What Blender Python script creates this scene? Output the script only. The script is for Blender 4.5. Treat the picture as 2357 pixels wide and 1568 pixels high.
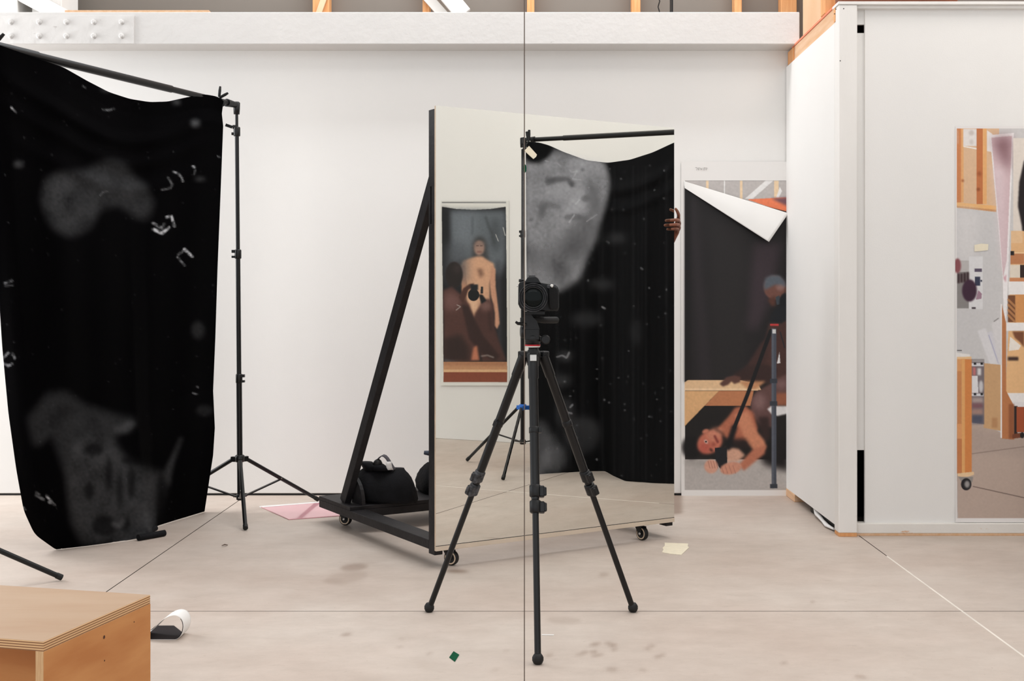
import bpy, bmesh, math, random
import numpy as np
from mathutils import Vector, Matrix

random.seed(7)
rng = np.random.default_rng(11)
scene = bpy.context.scene
col = scene.collection
for o in list(bpy.data.objects):
    bpy.data.objects.remove(o)

# ------------------------------------------------------------------ camera
F, PX, PY, CH = 2800.0, 1228.0, 685.0, 1.18      # focal length / principal point in photo pixels, lens height
IW, IH = 2357.0, 1568.0
cd = bpy.data.cameras.new('camera'); cam = bpy.data.objects.new('camera', cd); col.objects.link(cam)
cd.sensor_fit = 'HORIZONTAL'; cd.sensor_width = 36.0; cd.lens = F * 36.0 / IW
cd.shift_x = -(PX - IW / 2) / IW; cd.shift_y = (PY - IH / 2) / IW
cd.clip_start = 0.05; cd.clip_end = 100
cam.location = (0, 0, CH); cam.rotation_euler = (math.pi / 2, 0, 0)
scene.camera = cam

# ------------------------------------------------------------------ world, lights, exposure
def lin(c):
    return tuple(((v / 255) / 12.92 if v / 255 <= 0.04045 else ((v / 255 + 0.055) / 1.055) ** 2.4) for v in c)

world = bpy.data.worlds.new('world'); scene.world = world; world.use_nodes = True
bg = world.node_tree.nodes['Background']
bg.inputs[0].default_value = (0.97, 1.0, 1.03, 1); bg.inputs[1].default_value = 1.08

def area(name, loc, size, power, target=None, color=(1, 1, 1)):
    l = bpy.data.lights.new(name, 'AREA'); l.shape = 'RECTANGLE'; l.size, l.size_y = size; l.energy = power; l.color = color
    o = bpy.data.objects.new(name, l); col.objects.link(o); o.location = loc
    if target is not None:
        o.rotation_euler = (Vector(target) - Vector(loc)).to_track_quat('-Z', 'Y').to_euler()
    return o
area('ceiling_lamp_rear', (0.3, 6.45, 4.9), (4.5, 0.8), 112, (0.3, 6.3, 0), (0.98, 1.0, 1.02))
area('ceiling_lamp_middle', (0.6, 3.4, 4.9), (5.0, 1.2), 28, (0.6, 3.4, 0), (0.99, 1.0, 1.01))
area('ceiling_lamp_front', (-0.3, -1.2, 4.4), (4.5, 1.6), 25, (-0.3, 5.5, 0.8), (0.98, 1.0, 1.02))
area('fill_light_right', (2.9, 4.4, 4.7), (1.2, 2.0), 32, (2.4, 4.9, 0), (1.0, 0.93, 0.86))  # added warm fill to brighten the partition side, no known lamp there
area('fill_light_left', (-4.8, 6.6, 2.3), (1.0, 2.8), 90, (1.5, 6.8, 0.9), (0.99, 1.0, 1.01))  # added fill aimed at the return wall and rear floor, no known window

vs = scene.view_settings
vs.view_transform = 'Standard'; vs.look = 'None'; vs.gamma = 1.0; vs.exposure = 0.05; vs.use_curve_mapping = False

# ------------------------------------------------------------------ projection helpers
def W(px, py, Y):                       # photo pixel at depth Y -> world
    return Vector(((px - PX) / F * Y, Y, CH - (py - PY) / F * Y))
def G(px, py, z=0.0):                   # photo pixel on a level surface of height z
    return W(px, py, (CH - z) * F / (py - PY))
def proj(p):
    return PX + F * p[0] / p[1], PY - F * (p[2] - CH) / p[1]

# ------------------------------------------------------------------ materials
MATS = {}
def mat(name, rgb, rough=0.6, metal=0.0, var=0.08, scale=8.0, bump=0.0, bscale=60.0, spec=0.4, sheen=0.0, stretch=(1, 1, 1), rgb2=None, detail=6.0):
    if name in MATS: return MATS[name]
    m = bpy.data.materials.new(name); m.use_nodes = True; nt = m.node_tree; n = nt.nodes; L = nt.links
    b = n['Principled BSDF']
    tc = n.new('ShaderNodeTexCoord'); mp = n.new('ShaderNodeMapping'); mp.inputs['Scale'].default_value = stretch
    L.new(tc.outputs['Object'], mp.inputs['Vector'])
    no = n.new('ShaderNodeTexNoise'); no.inputs['Scale'].default_value = scale; no.inputs['Detail'].default_value = detail
    L.new(mp.outputs[0], no.inputs['Vector'])
    cr = n.new('ShaderNodeValToRGB')
    c = lin(rgb); c2 = lin(rgb2) if rgb2 else tuple(min(1, v * (1 + var)) for v in c)
    c1 = c if rgb2 else tuple(v * (1 - var) for v in c)
    cr.color_ramp.elements[0].position = 0.32; cr.color_ramp.elements[1].position = 0.68
    cr.color_ramp.elements[0].color = (*c1, 1); cr.color_ramp.elements[1].color = (*c2, 1)
    L.new(no.outputs['Fac'], cr.inputs[0]); L.new(cr.outputs[0], b.inputs['Base Color'])
    b.inputs['Roughness'].default_value = rough; b.inputs['Metallic'].default_value = metal
    b.inputs['Specular IOR Level'].default_value = spec
    if sheen: b.inputs['Sheen Weight'].default_value = sheen
    if bump:
        n2 = n.new('ShaderNodeTexNoise'); n2.inputs['Scale'].default_value = bscale; n2.inputs['Detail'].default_value = 4
        L.new(mp.outputs[0], n2.inputs['Vector'])
        bp = n.new('ShaderNodeBump'); bp.inputs['Strength'].default_value = bump; bp.inputs['Distance'].default_value = 0.01
        L.new(n2.outputs['Fac'], bp.inputs['Height']); L.new(bp.outputs[0], b.inputs['Normal'])
    MATS[name] = m
    return m

def attr_mat(name, attr, rough=0.5, spec=0.3):
    m = bpy.data.materials.new(name); m.use_nodes = True; nt = m.node_tree
    b = nt.nodes['Principled BSDF']; a = nt.nodes.new('ShaderNodeAttribute'); a.attribute_name = attr
    nt.links.new(a.outputs['Color'], b.inputs['Base Color'])
    b.inputs['Roughness'].default_value = rough; b.inputs['Specular IOR Level'].default_value = spec
    return m

white_wall = mat('white_wall_paint', (236, 234, 231), 0.75, var=0.012, scale=2.0, bump=0.04, bscale=140, spec=0.2)
white_wood = mat('white_painted_wood', (235, 232, 228), 0.65, var=0.02, scale=10, bump=0.12, bscale=45, spec=0.25, stretch=(1, 1, 0.25))
beam_paint = None
bare_wood = mat('bare_pine', (232, 176, 124), 0.65, scale=5, bump=0.1, rgb2=(216, 150, 96), stretch=(9, 9, 0.8), spec=0.25)
bare_wood_h = mat('bare_pine_level', (226, 190, 158), 0.65, scale=5, bump=0.1, rgb2=(216, 172, 132), stretch=(9, 0.8, 9), spec=0.25)
ply_tan = mat('tan_plywood', (232, 202, 168), 0.6, scale=3, rgb2=(222, 186, 146), stretch=(5, 5, 0.8), spec=0.25)
sealant = mat('orange_sealant', (232, 138, 104), 0.5)
grey_wall = mat('grey_upper_wall', (130, 122, 114), 0.8, var=0.05, scale=1.5)
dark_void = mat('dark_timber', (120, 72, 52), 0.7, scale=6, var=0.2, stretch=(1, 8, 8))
black_paint = mat('black_painted_wood', (29, 27, 29), 0.55, var=0.35, scale=14, bump=0.15, bscale=50, spec=0.3)
black_metal = mat('black_metal', (12, 12, 13), 0.36, metal=0.0, var=0.15, scale=20, spec=0.35)
black_plastic = mat('black_plastic', (12, 13, 15), 0.42, var=0.15, scale=40, bump=0.05, bscale=300, spec=0.35)
dusty_plastic = mat('dusty_black_plastic', (22, 22, 23), 0.6, scale=60, rgb2=(84, 84, 87), spec=0.3)
grip_rubber = mat('grip_rubber', (10, 10, 11), 0.7, var=0.2, scale=80, bump=0.3, bscale=500, spec=0.3)
rubber = mat('black_rubber', (18, 18, 18), 0.6, var=0.2, scale=30)
steel = mat('bright_steel', (196, 194, 190), 0.3, metal=0.9, var=0.05, scale=20)
silver_tab_m = mat('silver_tab', (205, 205, 203), 0.35, metal=0.3, var=0.04, scale=20)
red_ring_m = mat('red_ring', (176, 30, 40), 0.4)
white_ring_m = mat('white_ring', (222, 220, 214), 0.4)
blue_plastic = mat('blue_plastic', (40, 110, 205), 0.4)
bag_cloth = mat('black_bag_cloth', (17, 17, 20), 0.85, var=0.3, scale=18, bump=0.3, bscale=90, spec=0.2)
strap_cloth = mat('grey_strap_web', (84, 82, 88), 0.8, var=0.1, scale=60, bump=0.2, bscale=300)
tag_white = mat('white_tag', (238, 236, 234), 0.6, var=0.01)
paper_white = mat('white_paper', (236, 234, 231), 0.6, var=0.01, spec=0.25)
tape_cream = mat('cream_masking_tape', (238, 228, 204), 0.7, var=0.04, scale=30, bump=0.1, bscale=150)
tape_green = mat('green_tape', (4, 66, 42), 0.8, scale=60, rgb2=(8, 84, 56), spec=0.1)
skin = mat('brown_skin', (104, 62, 44), 0.5, scale=30, rgb2=(140, 84, 62), bump=0.05, bscale=200)
shirt_m = mat('dark_shirt_cloth', (40, 42, 48), 0.9)
trouser_m = mat('dark_trouser_cloth', (30, 32, 40), 0.9)

def add_paint_wear(m, wear_rgb, lo=0.62, hi=0.66, scale=7.0, stretch=(1, 1, 1), only=0.8):
    """chips and scuffs with their own shape over a paint colour"""
    nt = m.node_tree; n = nt.nodes; L = nt.links; b = n['Principled BSDF']
    src = b.inputs['Base Color'].links[0].from_socket
    tc = n.new('ShaderNodeTexCoord'); mp = n.new('ShaderNodeMapping'); mp.inputs['Scale'].default_value = stretch
    L.new(tc.outputs['Object'], mp.inputs['Vector'])
    a = n.new('ShaderNodeTexNoise'); a.inputs['Scale'].default_value = scale; a.inputs['Detail'].default_value = 9; a.inputs['Roughness'].default_value = 0.7
    L.new(mp.outputs[0], a.inputs['Vector'])
    r = n.new('ShaderNodeValToRGB'); r.color_ramp.elements[0].position = lo; r.color_ramp.elements[1].position = hi
    r.color_ramp.elements[1].color = (only, only, only, 1)
    L.new(a.outputs['Fac'], r.inputs[0])
    mx = n.new('ShaderNodeMixRGB'); mx.inputs[2].default_value = (*lin(wear_rgb), 1)
    L.new(r.outputs[0], mx.inputs[0]); L.new(src, mx.inputs[1]); L.new(mx.outputs[0], b.inputs['Base Color'])
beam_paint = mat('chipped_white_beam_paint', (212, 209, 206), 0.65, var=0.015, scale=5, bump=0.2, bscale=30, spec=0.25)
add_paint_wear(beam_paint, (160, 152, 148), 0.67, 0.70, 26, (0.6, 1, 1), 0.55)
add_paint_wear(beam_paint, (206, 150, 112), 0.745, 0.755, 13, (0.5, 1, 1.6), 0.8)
rail_paint = mat('worn_white_rail_paint', (233, 229, 223), 0.65, var=0.02, scale=8, bump=0.1)
add_paint_wear(rail_paint, (214, 160, 112), 0.64, 0.68, 9, (0.5, 1, 1.5), 0.9)
add_paint_wear(black_paint, (120, 118, 120), 0.74, 0.77, 24, (1, 1, 1), 0.45)
add_paint_wear(black_metal, (54, 55, 60), 0.70, 0.78, 20, (1, 1, 0.5), 0.4)

# ------------------------------------------------------------------ mesh builder
class MB:
    def __init__(s): s.v = []; s.f = []; s.smooth = []
    def add(s, vs, fs, smooth=False):
        o = len(s.v); s.v += [Vector(p) for p in vs]
        for f in fs: s.f.append(tuple(i + o for i in f)); s.smooth.append(smooth)
        return s
    def box(s, lo, hi):
        x0, y0, z0 = lo; x1, y1, z1 = hi
        return s.obox(((x0 + x1) / 2, (y0 + y1) / 2, (z0 + z1) / 2), ((1, 0, 0), (0, 1, 0), (0, 0, 1)), (abs(x1 - x0) / 2, abs(y1 - y0) / 2, abs(z1 - z0) / 2))
    def obox(s, c, ax, h, bev=None):
        c = Vector(c); a = [Vector(v).normalized() for v in ax]
        b = min(h) * 0.12 if bev is None else bev
        b = min(b, 0.004)
        pts = []; idx = {}
        for sx in (-1, 1):
            for sy in (-1, 1):
                for sz in (-1, 1):
                    sg = (sx, sy, sz)
                    for k in range(3):
                        p = c.copy()
                        for j in range(3):
                            p += a[j] * sg[j] * (h[j] if j == k else h[j] - b)
                        idx[(sg, k)] = len(pts); pts.append(p)
        fs = []
        for k in range(3):
            i, j = (k + 1) % 3, (k + 2) % 3
            for sk in (-1, 1):
                q = []
                for (si, sj) in ((-1, -1), (1, -1), (1, 1), (-1, 1)):
                    g = [0, 0, 0]; g[k] = sk; g[i] = si; g[j] = sj; q.append(idx[(tuple(g), k)])
                fs.append(q if sk > 0 else q[::-1])
        for k in range(3):            # edge along axis k
            i, j = (k + 1) % 3, (k + 2) % 3
            for si in (-1, 1):
                for sj in (-1, 1):
                    def gg(sk):
                        g = [0, 0, 0]; g[k] = sk; g[i] = si; g[j] = sj; return tuple(g)
                    fs.append([idx[(gg(-1), i)], idx[(gg(1), i)], idx[(gg(1), j)], idx[(gg(-1), j)]])
        for sx in (-1, 1):
            for sy in (-1, 1):
                for sz in (-1, 1):
                    fs.append([idx[((sx, sy, sz), k)] for k in range(3)])
        return s.add(pts, fs)
    def bar(s, p, q, w, t, side):
        """rectangular bar from p to q; w along `side`, t across"""
        p = Vector(p); q = Vector(q); d = (q - p).normalized(); sd = Vector(side); sd = (sd - d * sd.dot(d)).normalized(); n = d.cross(sd)
        return s.obox((p + q) / 2, (d, sd, n), ((q - p).length / 2, w / 2, t / 2))
    def tube(s, pts, r, n=14, caps=True, flat=1.0):
        pts = [Vector(p) for p in pts]; m = len(pts)
        rs = r if isinstance(r, (list, tuple)) else [r] * m
        vs = []; ref = None
        for i, p in enumerate(pts):
            d = (pts[min(i + 1, m - 1)] - pts[max(i - 1, 0)]).normalized()
            if ref is None:
                ref = Vector((0, 0, 1)) if abs(d.z) < 0.9 else Vector((1, 0, 0))
            x = (ref - d * ref.dot(d)).normalized(); y = d.cross(x); ref = x
            for k in range(n):
                a = 2 * math.pi * k / n
                vs.append(p + (x * math.cos(a) * flat + y * math.sin(a)) * rs[i])
        fs = []
        for i in range(m - 1):
            for k in range(n):
                k2 = (k + 1) % n
                fs.append((i * n + k, i * n + k2, (i + 1) * n + k2, (i + 1) * n + k))
        s.add(vs, fs, True)
        if caps:
            s.add(vs[:n], [tuple(range(n))[::-1]]); s.add(vs[-n:], [tuple(range(n))])
        return s
    def lathe(s, base, axis, prof, n=28):
        """prof: list of (t along axis, radius)"""
        return s.tube_prof(base, axis, prof, n)
    def tube_prof(s, base, axis, prof, n=28):
        base = Vector(base); d = Vector(axis).normalized()
        ref = Vector((0, 0, 1)) if abs(d.z) < 0.9 else Vector((1, 0, 0))
        x = (ref - d * ref.dot(d)).normalized(); y = d.cross(x)
        vs = []
        for t, r in prof:
            for k in range(n):
                a = 2 * math.pi * k / n
                vs.append(base + d * t + (x * math.cos(a) + y * math.sin(a)) * max(r, 1e-5))
        m = len(prof); fs = []
        for i in range(m - 1):
            for k in range(n):
                k2 = (k + 1) % n
                fs.append((i * n + k, i * n + k2, (i + 1) * n + k2, (i + 1) * n + k))
        o = len(s.v); s.add(vs, fs, True)
        s.f.append(tuple(range(o, o + n))[::-1]); s.smooth.append(False)
        s.f.append(tuple(range(o + (m - 1) * n, o + m * n))); s.smooth.append(False)
        return s
    def prism(s, poly, depth):
        """poly: world points of a planar outline, depth: extrusion vector"""
        n = len(poly); d = Vector(depth); a = [Vector(p) for p in poly]; b = [p + d for p in a]
        fs = [tuple(range(n)), tuple(range(n, 2 * n))[::-1]]
        for i in range(n):
            j = (i + 1) % n; fs.append((i, i + n, j + n, j))
        return s.add(a + b, fs)

ORIG = {}
def empty(name, loc, label, cat, group=None):
    o = bpy.data.objects.new(name, None); col.objects.link(o); o.location = loc; o.empty_display_size = 0.1
    ORIG[o] = Vector(loc); tag(o, label, cat, group); return o
def tag(o, label=None, cat=None, group=None, kind=None):
    if label: o['label'] = label
    if cat: o['category'] = cat
    if group: o['group'] = group
    if kind: o['kind'] = kind
    return o
def finish(name, me, m, parent, origin):
    o = bpy.data.objects.new(name, me); col.objects.link(o)
    if m: me.materials.append(m)
    if parent is not None:
        o.parent = parent; ORIG[o] = ORIG[parent]
    else:
        o.location = origin; ORIG[o] = Vector(origin)
    return o
def obj(name, mb, m, parent=None, origin=None, fixn=True):
    if parent is not None: org = ORIG[parent]
    else:
        if origin is None:
            xs = [v.x for v in mb.v]; ys = [v.y for v in mb.v]; zs = [v.z for v in mb.v]
            origin = ((min(xs) + max(xs)) / 2, (min(ys) + max(ys)) / 2, min(zs))
        org = Vector(origin)
    me = bpy.data.meshes.new(name)
    me.from_pydata([tuple(v - org) for v in mb.v], [], mb.f)
    me.polygons.foreach_set('use_smooth', mb.smooth)
    if fixn:
        bm = bmesh.new(); bm.from_mesh(me); bmesh.ops.recalc_face_normals(bm, faces=bm.faces); bm.to_mesh(me); bm.free()
    me.update()
    return finish(name, me, m, parent, origin)
def struct(name, mb, m, origin=None):
    o = obj(name, mb, m, None, origin); o['kind'] = 'structure'; return o

def grid_obj(name, P, m, parent=None, origin=None, colour=None, attr='paint', thick=0.0, smooth=True):
    """P: (rows, cols, 3) array of world points -> grid mesh with optional colour attribute"""
    R, C = P.shape[:2]
    if parent is not None: org = ORIG[parent]
    else:
        if origin is None: origin = (float(P[..., 0].mean()), float(P[..., 1].mean()), float(P[..., 2].min()))
        org = Vector(origin)
    v = (P.reshape(-1, 3) - np.array(org)).astype(np.float32)
    i = np.arange((R - 1) * C).reshape(R - 1, C)[:, :-1].ravel()
    q = np.stack([i, i + C, i + C + 1, i + 1], 1).astype(np.int32)
    me = bpy.data.meshes.new(name)
    me.vertices.add(len(v)); me.vertices.foreach_set('co', v.ravel())
    me.loops.add(q.size); me.loops.foreach_set('vertex_index', q.ravel())
    me.polygons.add(len(q)); me.polygons.foreach_set('loop_start', np.arange(0, q.size, 4, dtype=np.int32))
    try: me.polygons.foreach_set('loop_total', np.full(len(q), 4, dtype=np.int32))
    except Exception: pass
    me.polygons.foreach_set('use_smooth', np.full(len(q), smooth))
    me.update(calc_edges=True); me.validate()
    if colour is not None:
        a = me.color_attributes.new(attr, 'FLOAT_COLOR', 'POINT')
        cc = np.ones((len(v), 4), np.float32); cl = colour.reshape(len(v), -1)
        cc[:, :3] = cl if cl.shape[1] == 3 else np.repeat(cl, 3, 1)
        a.data.foreach_set('color', cc.ravel())
    o = finish(name, me, m, parent, origin)
    if thick:
        sm = o.modifiers.new('thickness', 'SOLIDIFY'); sm.thickness = thick; sm.offset = 0
    return o

# ------------------------------------------------------------------ 2-D painter for printed pictures and stains (photo-pixel units)
def box_blur(a, r):
    if r < 1: return a
    for ax in (0, 1):
        p = np.pad(a, [(r, r) if k == ax else (0, 0) for k in range(a.ndim)], mode='edge')
        c = np.cumsum(p, axis=ax); c = np.concatenate([np.zeros_like(np.take(c, [0], ax)), c], ax)
        n = a.shape[ax]
        hi = np.take(c, np.arange(2 * r + 1, 2 * r + 1 + n), ax); lo_ = np.take(c, np.arange(0, n), ax)
        a = (hi - lo_) / (2 * r + 1)
    return a
class Painter:
    def __init__(s, x0, y0, x1, y1, base, step=1.0):
        s.x0, s.y0, s.step = x0, y0, step
        s.nx = int(round((x1 - x0) / step)) + 1; s.ny = int(round((y1 - y0) / step)) + 1
        s.X, s.Y = np.meshgrid(x0 + np.arange(s.nx) * step, y0 + np.arange(s.ny) * step)
        s.c = 1 if isinstance(base, (int, float)) else 3
        s.a = np.ones((s.ny, s.nx, s.c)) * np.array(base if s.c == 3 else [base], float)
    def _put(s, mask, colour, blur, op):
        for _ in range(2): mask = box_blur(mask, int(round(blur / s.step)))
        m = (mask * op)[..., None]
        c = np.asarray(colour, float)
        if c.ndim == 0: c = c[None]
        s.a = s.a * (1 - m) + c * m
        return s
    def poly(s, pts, colour, blur=0, op=1.0):
        acc = np.zeros_like(s.X)
        for ox, oy in ((-.25, -.25), (.25, -.25), (-.25, .25), (.25, .25)):
            x = s.X + ox * s.step; y = s.Y + oy * s.step; ins = np.zeros(x.shape, bool)
            n = len(pts)
            for i in range(n):
                (xa, ya), (xb, yb) = pts[i], pts[(i + 1) % n]
                if ya == yb: continue
                cnd = ((ya > y) != (yb > y)) & (x < (xb - xa) * (y - ya) / (yb - ya) + xa)
                ins ^= cnd
            acc += ins
        return s._put(acc / 4, colour, blur, op)
    def rect(s, x0, y0, x1, y1, colour, blur=0, op=1.0):
        return s.poly([(x0, y0), (x1, y0), (x1, y1), (x0, y1)], colour, blur, op)
    def ell(s, cx, cy, rx, ry, colour, blur=0, op=1.0, rot=0):
        t = math.radians(rot); dx = s.X - cx; dy = s.Y - cy
        u = (dx * math.cos(t) + dy * math.sin(t)) / rx; v = (-dx * math.sin(t) + dy * math.cos(t)) / ry
        d = (1 - np.sqrt(u * u + v * v)) * min(rx, ry) / s.step + 0.5
        return s._put(np.clip(d, 0, 1), colour, blur, op)
    def line(s, pts, w, colour, blur=0, op=1.0):
        m = np.zeros_like(s.X)
        for (xa, ya), (xb, yb) in zip(pts[:-1], pts[1:]):
            L2 = (xb - xa) ** 2 + (yb - ya) ** 2 + 1e-9
            t = np.clip(((s.X - xa) * (xb - xa) + (s.Y - ya) * (yb - ya)) / L2, 0, 1)
            d = np.hypot(s.X - xa - t * (xb - xa), s.Y - ya - t * (yb - ya))
            m = np.maximum(m, np.clip((w / 2 - d) / s.step + 0.5, 0, 1))
        return s._put(m, colour, blur, op)
    def noise(s, amp, r, x0=-1e9, y0=-1e9, x1=1e9, y1=1e9):
        nz = box_blur(box_blur(rng.standard_normal(s.X.shape), r), r); nz = nz / (nz.std() + 1e-9)
        k = ((s.X > x0) & (s.X < x1) & (s.Y > y0) & (s.Y < y1))
        s.a = s.a * (1 + amp * (nz * k)[..., None]); return s
    def linear(s):
        a = np.clip(s.a, 0, 255) / 255
        return np.where(a <= 0.04045, a / 12.92, ((a + 0.055) / 1.055) ** 2.4)
    def sample(s, px, py):
        x = np.clip((px - s.x0) / s.step, 0, s.nx - 1.001); y = np.clip((py - s.y0) / s.step, 0, s.ny - 1.001)
        xi = x.astype(int); yi = y.astype(int); fx = (x - xi)[..., None]; fy = (y - yi)[..., None]
        a = s.a
        return (a[yi, xi] * (1 - fx) + a[yi, xi + 1] * fx) * (1 - fy) + (a[yi + 1, xi] * (1 - fx) + a[yi + 1, xi + 1] * fx) * fy

# ================================================================== THE SETTING
YB = 7.25                 # rear wall
XR = 3.82                 # right-hand wall (seen in the rolling mirror)
YP, XP = 6.05, 1.505      # partition front plane, partition return plane

# floor: concrete slabs with open joints on a dark bed
concrete = bpy.data.materials.new('warm_concrete'); concrete.use_nodes = True
def build_concrete(m):
    nt = m.node_tree; n = nt.nodes; L = nt.links; b = n['Principled BSDF']
    tc = n.new('ShaderNodeTexCoord')
    geo = n.new('ShaderNodeNewGeometry')
    def noise(scale, detail=6, stretch=(1, 1, 1), rough=0.55):
        mp = n.new('ShaderNodeMapping'); mp.inputs['Scale'].default_value = stretch; L.new(geo.outputs['Position'], mp.inputs['Vector'])
        t = n.new('ShaderNodeTexNoise'); t.inputs['Scale'].default_value = scale; t.inputs['Detail'].default_value = detail; t.inputs['Roughness'].default_value = rough
        L.new(mp.outputs[0], t.inputs['Vector']); return t
    def ramp(src, a, b_, ca, cb):
        r = n.new('ShaderNodeValToRGB'); r.color_ramp.elements[0].position = a; r.color_ramp.elements[1].position = b_
        r.color_ramp.elements[0].color = ca; r.color_ramp.elements[1].color = cb; L.new(src, r.inputs[0]); return r
    def mul(a, b_, fac=1.0, mode='MULTIPLY'):
        x = n.new('ShaderNodeMixRGB'); x.blend_type = mode; x.inputs[0].default_value = fac
        L.new(a, x.inputs[1]); L.new(b_, x.inputs[2]); return x.outputs[0]
    big = ramp(noise(0.9, 5).outputs['Fac'], 0.3, 0.7, (*lin((192, 175, 163)), 1), (*lin((204, 193, 183)), 1))
    mid = ramp(noise(5.0, 9, (1, 1.5, 1), 0.72).outputs['Fac'], 0.35, 0.65, (0.90, 0.89, 0.88, 1), (1.03, 1.03, 1.03, 1))
    scuff = ramp(noise(16, 10, (0.5, 1.3, 1), 0.8).outputs['Fac'], 0.57, 0.74, (1, 1, 1, 1), (0.76, 0.73, 0.70, 1))
    speck = ramp(noise(55, 5, (1, 1.2, 1)).outputs['Fac'], 0.67, 0.75, (1, 1, 1, 1), (0.70, 0.66, 0.62, 1))
    c = mul(big.outputs[0], mid.outputs[0]); c = mul(c, scuff.outputs[0], 0.8); c = mul(c, speck.outputs[0], 0.8)
    at = n.new('ShaderNodeAttribute'); at.attribute_name = 'stain'
    inv = n.new('ShaderNodeInvert'); L.new(at.outputs['Color'], inv.inputs[1])
    mx = n.new('ShaderNodeMixRGB'); mx.inputs[2].default_value = (*lin((132, 108, 92)), 1)
    L.new(at.outputs['Fac'], mx.inputs[0]); L.new(c, mx.inputs[1])
    L.new(mx.outputs[0], b.inputs['Base Color'])
    rr = n.new('ShaderNodeMapRange'); rr.inputs[3].default_value = 0.42; rr.inputs[4].default_value = 0.62
    L.new(noise(3, 5).outputs['Fac'], rr.inputs[0]); L.new(rr.outputs[0], b.inputs['Roughness'])
    b.inputs['Specular IOR Level'].default_value = 0.35
    bp = n.new('ShaderNodeBump'); bp.inputs['Strength'].default_value = 0.05; bp.inputs['Distance'].default_value = 0.01
    L.new(noise(70, 4).outputs['Fac'], bp.inputs['Height']); L.new(bp.outputs[0], b.inputs['Normal'])
build_concrete(concrete)
bed_m = mat('dark_joint_bed', (92, 80, 72), 0.9)
filler_m = mat('pale_joint_filler', (226, 218, 208), 0.7)

fl = MB(); fl.box((-5.05, -1.5, -0.16), (XR + 0.3, YB + 0.6, -0.05))
floor = struct('floor', fl, bed_m, (0, 3, -0.05))
JX = [-5.03, -1.712, 1.612, XR + 0.15]; JY = [-1.2, 1.25, 4.575, YB + 0.25]
# stains at their places on the slabs
stains = Painter(560, 1180, 2000, 1568, 0.0, 2.0)
for (x, y, w, h, op) in [(815, 1306, 32, 8, .55), (796, 1330, 50, 14, .22), (770, 1340, 30, 6, .15), (1370, 1483, 13, 4, .6), (1400, 1481, 9, 3, .6), (1411, 1486, 9, 4, .6),
        (1414, 1496, 7, 3, .6), (1346, 1502, 10, 3, .6), (1367, 1501, 8, 4, .6), (1335, 1507, 11, 3, .45), (1375, 1509, 14, 3, .6), (1264, 1509, 9, 3, .6),
        (1500, 1487, 8, 3, .55), (1490, 1494, 8, 3, .55), (1525, 1508, 7, 3, .5), (1514, 1512, 9, 4, .5), (1408, 1541, 14, 5, .45), (1480, 1543, 10, 3, .45),
        (1053, 1315, 26, 4, .8), (920, 1490, 8, 2, .5), (924, 1471, 6, 2, .4), (988, 1505, 7, 2, .6), (1165, 1499, 6, 2, .4), (1390, 1323, 12, 5, .4),
        (797, 1461, 12, 3, .7), (1140, 1542, 8, 2, .4), (1870, 1386, 4, 3, .6), (1980, 1558, 14, 4, .5), (1805, 1526, 8, 3, .6), (517, 1255, 6, 3, .8), (1298, 1428, 40, 9, .22),
        (1556, 1180, 16, 4, .8)]:
    stains.ell(x, y, w, h, 1.0, 1.5, op, rot=random.uniform(-12, 12))
for i in range(3):
    for j in range(2):
        x0, x1 = JX[i] + 0.0025, JX[i + 1] - 0.0025; y0, y1 = JY[j + 1] - (3.325 if j == 0 else 0) + 0.0025, JY[j + 2] - 0.0025
        fine = (i == 1)
        nx = 320 if fine else 30; ny = 350 if fine else 30
        gx, gy = np.meshgrid(np.linspace(x0, x1, nx), np.linspace(y0, y1, ny))
        P = np.stack([gx, gy, np.zeros_like(gx)], -1)
        cl = np.zeros(gx.shape + (1,))
        ok = gy > 3.6
        ppx = PX + F * gx / np.maximum(gy, 0.1); ppy = PY + F * CH / np.maximum(gy, 0.1)
        cl[ok] = stains.sample(ppx, ppy)[ok]
        g = grid_obj('slab', P, concrete, floor, colour=cl, attr='stain')
        sk = MB(); sk.box((x0, y0, -0.05), (x1, y1, -0.002)); obj('slab_core', sk, bed_m, g)
fil = MB(); fil.box((JX[2] - 0.004, 3.0, -0.04), (JX[2] + 0.004, 5.55, 0.0005)); obj('joint_filler', fil, filler_m, floor)

# rear wall: white sheet panels, dark gap at floor, grey upper wall with studs
wb = MB(); wb.box((-5.0, YB, 0.012), (XR + 0.3, YB + 0.10, 2.66))
wall_back = struct('wall_back', wb, white_wall, (0, YB, 0))
kb = MB(); kb.box((-5.0, YB + 0.004, 0.0), (XR, YB + 0.09, 0.012)); obj('floor_gap', kb, rubber, wall_back)
ub = MB(); ub.box((-5.0, YB + 0.32, 2.5), (XR + 0.3, YB + 0.40, 3.9)); obj('upper_wall_board', ub, grey_wall, wall_back)
YS = YB + 0.26
for (a, b_) in ((722, 760), (974, 990), (1213, 1230), (1453, 1473), (1688, 1705), (1795, 1831)):
    m_ = MB(); p0 = W(a, 20, YS); p1 = W(b_, 20, YS)
    m_.box((p0.x, YS - 0.04, 2.66), (p1.x, YS + 0.055, 3.9)); obj('stud', m_, bare_wood, wall_back)
m_ = MB(); a = W(735, 25, YS - .05); b_ = W(752, 6, YS - .05)
m_.bar(a + Vector((-.02, 0, -.06)), b_ + Vector((0.01, 0, .10)), 0.035, 0.012, (1, 0, 0)); obj('stud_cleat', m_, ply_tan, wall_back)
m_ = MB(); m_.bar(W(990, -60, YS - 0.11), W(1068, 34, YS - 0.11), 0.10, 0.04, (0, 0, 1)); m_.bar(W(968, -25, YS - 0.06), W(1030, 45, YS - 0.06), 0.06, 0.02, (0, 0, 1))
obj('diagonal_brace', m_, white_wood, wall_back)
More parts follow.
